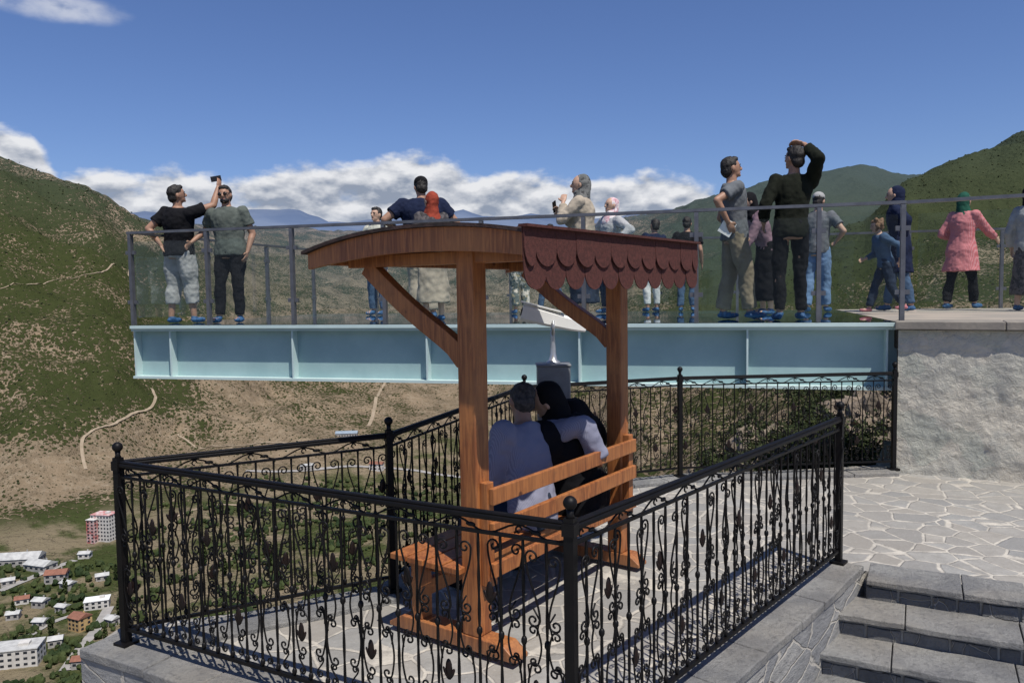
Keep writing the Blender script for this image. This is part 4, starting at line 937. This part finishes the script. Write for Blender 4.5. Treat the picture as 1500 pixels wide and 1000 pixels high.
person('woman in green headscarf and pink striped tunic reaching out to the right',dk(1408,10.7),-60,1.58,SK2,lean=5,hijab=greensc,fem=True,top=dict(mat=pinkst,sleeve=1.8,hem=.58,flare=.22,inf=.03,name='tunic'),bot=dict(mat=black),R=((.25,.46,1.06),(.5,-1,-.3)),L=((-.2,.20,1.1),(-.5,-1,-.5)),fR=(.1,.2),fL=(-.1,-.2))
person('person in pale top and patterned skirt cut off by the right edge',dk(1508,9.9),-60,1.56,SK2,hijab=black,fem=True,top=dict(mat=ltgrey,sleeve=1.85,hem=.70,inf=.035,name='jacket'),bot=dict(mat=dflor,kind='skirt',hem=.22,fl=.7),R=((.25,.3,1.2),(.8,-.6,0)),fR=(.1,.14),fL=(-.1,-.1))
# seated couple
p=bw(.68,.13); yw=math.degrees(brz)
person('grey haired man in lavender grey shirt sitting with his arm round the woman',(p.x,p.y,0),yw-4,1.56,SK1,lean=15,side=9,hair=HG,seat=.42,vox=.0075,R=((.44,-.22,1.20),(.4,-1,-.1),(.8,.6,-.3)),L=((-.14,.40,.96),(-.4,-.6,-.4)),fR=(.13,.46,.085),fL=(-.13,.46,.085),head=(-28,-14,10),top=dict(mat=shirtb,sleeve=1.94,hem=.84,inf=.022,loose=.012),bot=dict(mat=dden,loose=.02),shoe=black,build=1.04)
p=bw(1.16,.12)
person('woman in black headscarf and black coat sitting and leaning on the man',(p.x,p.y,0),yw+4,1.54,SK2,lean=11,side=-12,hijab=black,fem=True,seat=.42,vox=.0075,fR=(.11,.44,.085),fL=(-.11,.44,.085),R=((.36,.22,1.04),(.9,-.4,-.4)),L=((-.15,.38,1.02),(-.6,-.6,-.4)),head=(22,-12,-12),top=dict(mat=black,sleeve=1.9,hem=.82,inf=.05,loose=.045,name='coat'),bot=dict(mat=black,loose=.04),shoe=black,build=1.36)
dg=bpy.context.evaluated_depsgraph_get(); tot=0
res=[(o,bpy.data.meshes.new_from_object(o.evaluated_get(dg)),mat,d,f) for o,mat,d,f in RM]
for o,me,mat,d,f in res:
    o.modifiers.clear(); old=o.data; o.data=me; bpy.data.meshes.remove(old); me.name=o.name
    me.materials.clear(); me.materials.append(mat)
    if d:
        off=V((random.random()*50,0,0)); vsn=[v.normal.copy() for v in me.vertices]
        for v,nn in zip(me.vertices,vsn):
            q=v.co*f+off; q2=V((q.x,q.y,q.z*.6)); v.co=v.co+nn*(d*(noise.noise(q2)+.5*noise.noise(q*2.3)))
    me.polygons.foreach_set('use_smooth',[True]*len(me.polygons)); me.update(); tot+=len(me.vertices)
print('people verts',tot)
def held(name,label,cat,pos,size,mat,rot=(0,0,0)):
    m=MB(); m.box((0,0,0),size); o=m.build(name,mat,None,loc=pos); o.rotation_euler=rot; bevel(o,min(size)*.3); tag(o,label,cat)
held('phone','black phone held up by the man at the far left','phone',hA['R']+V((-.03,0,.03)),(.13,.01,.07),DK,(0,-.2,.3))
held('phone','dark phone held by the woman in the grey headscarf','phone',hF['R']+V((-.02,0,.03)),(.07,.012,.14),DK,(.2,-.5,.9))
held('paper','white folded paper in the hand of the man in khaki trousers','paper',hH['R']+V((-.05,-.02,.02)),(.15,.006,.16),WHITE,(.2,.5,.2))
# ------------------------------------------------------------------ shrubs and rocks under the deck
LF=foliage('shrub_leaf',(.014,.023,.007),(.050,.062,.020),3.0)
SB=[]
for i in range(70):
    px=random.uniform(905,1330); Y=random.uniform(11.5,26); x=(px-750)/F*Y; z=tz(x,Y)
    if i>=48: px=random.uniform(1100,1320); Y=random.uniform(10.2,13); x=(px-750)/F*Y; z=tz(x,Y)
    t=thing('shrub','leafy shrub on the rocky slope under the deck','shrub',(x,Y,z),random.random()*6,'shrubs on the slope under the deck')
    if i<3:
        br_=MB()
        for k in range(6):
            a=random.random()*6.28; br_.tube([(0,0,-.1),(math.cos(a)*.25,math.sin(a)*.25,.35),(math.cos(a)*.45,math.sin(a)*.45,.75)],[.025,.018,.006],5)
        c=MB(); cl=[(V((random.uniform(-.55,.55),random.uniform(-.55,.55),random.uniform(.25,.95))),random.uniform(.15,.32)) for _ in range(14)]
        for _ in range(1700):
            q,r=random.choice(cl); d=V((random.gauss(0,1),random.gauss(0,1),random.gauss(0,1))).normalized()*r*random.random()**.4; q=q+d; s=random.uniform(.018,.045)
            Rm=Matrix.Rotation(random.random()*6.28,3,V((random.gauss(0,1),random.gauss(0,1),random.gauss(0,1))).normalized()); c.add([q+Rm@V(k) for k in((-s,0,0),(0,-s*.5,0),(s,0,0),(0,s*.5,0))],[(0,1,2,3)])
        SB.append((br_.build('stem',TRK,t),c.build('foliage',LF,t)))
    else:
        a,b_=SB[i%3]; cp(a,t); cp(b_,t)
    sc_=random.uniform(.5,1.2)*(1+Y/60); t.scale=(sc_,sc_,sc_*random.uniform(.7,1.1))
for i in range(34):
    px=random.uniform(900,1330); Y=random.uniform(10.5,22); x=(px-750)/F*Y; z=tz(x,Y); r=random.uniform(.3,1.1); m=MB(); m.ell((0,0,0),(r,r*.8,r*.7),None,24,16)
    sd=random.random()*40; m.v=[tuple(V(v)*(1+.45*noise.fractal(V(v)*1.8+V((sd,0,0)),.7,2,4))) for v in m.v]
    tag(m.build('boulder',ROCK,None,False,(x,Y,z+r*.2)),'brown boulder on the rocky slope under the deck','rock','boulders on the slope under the deck')
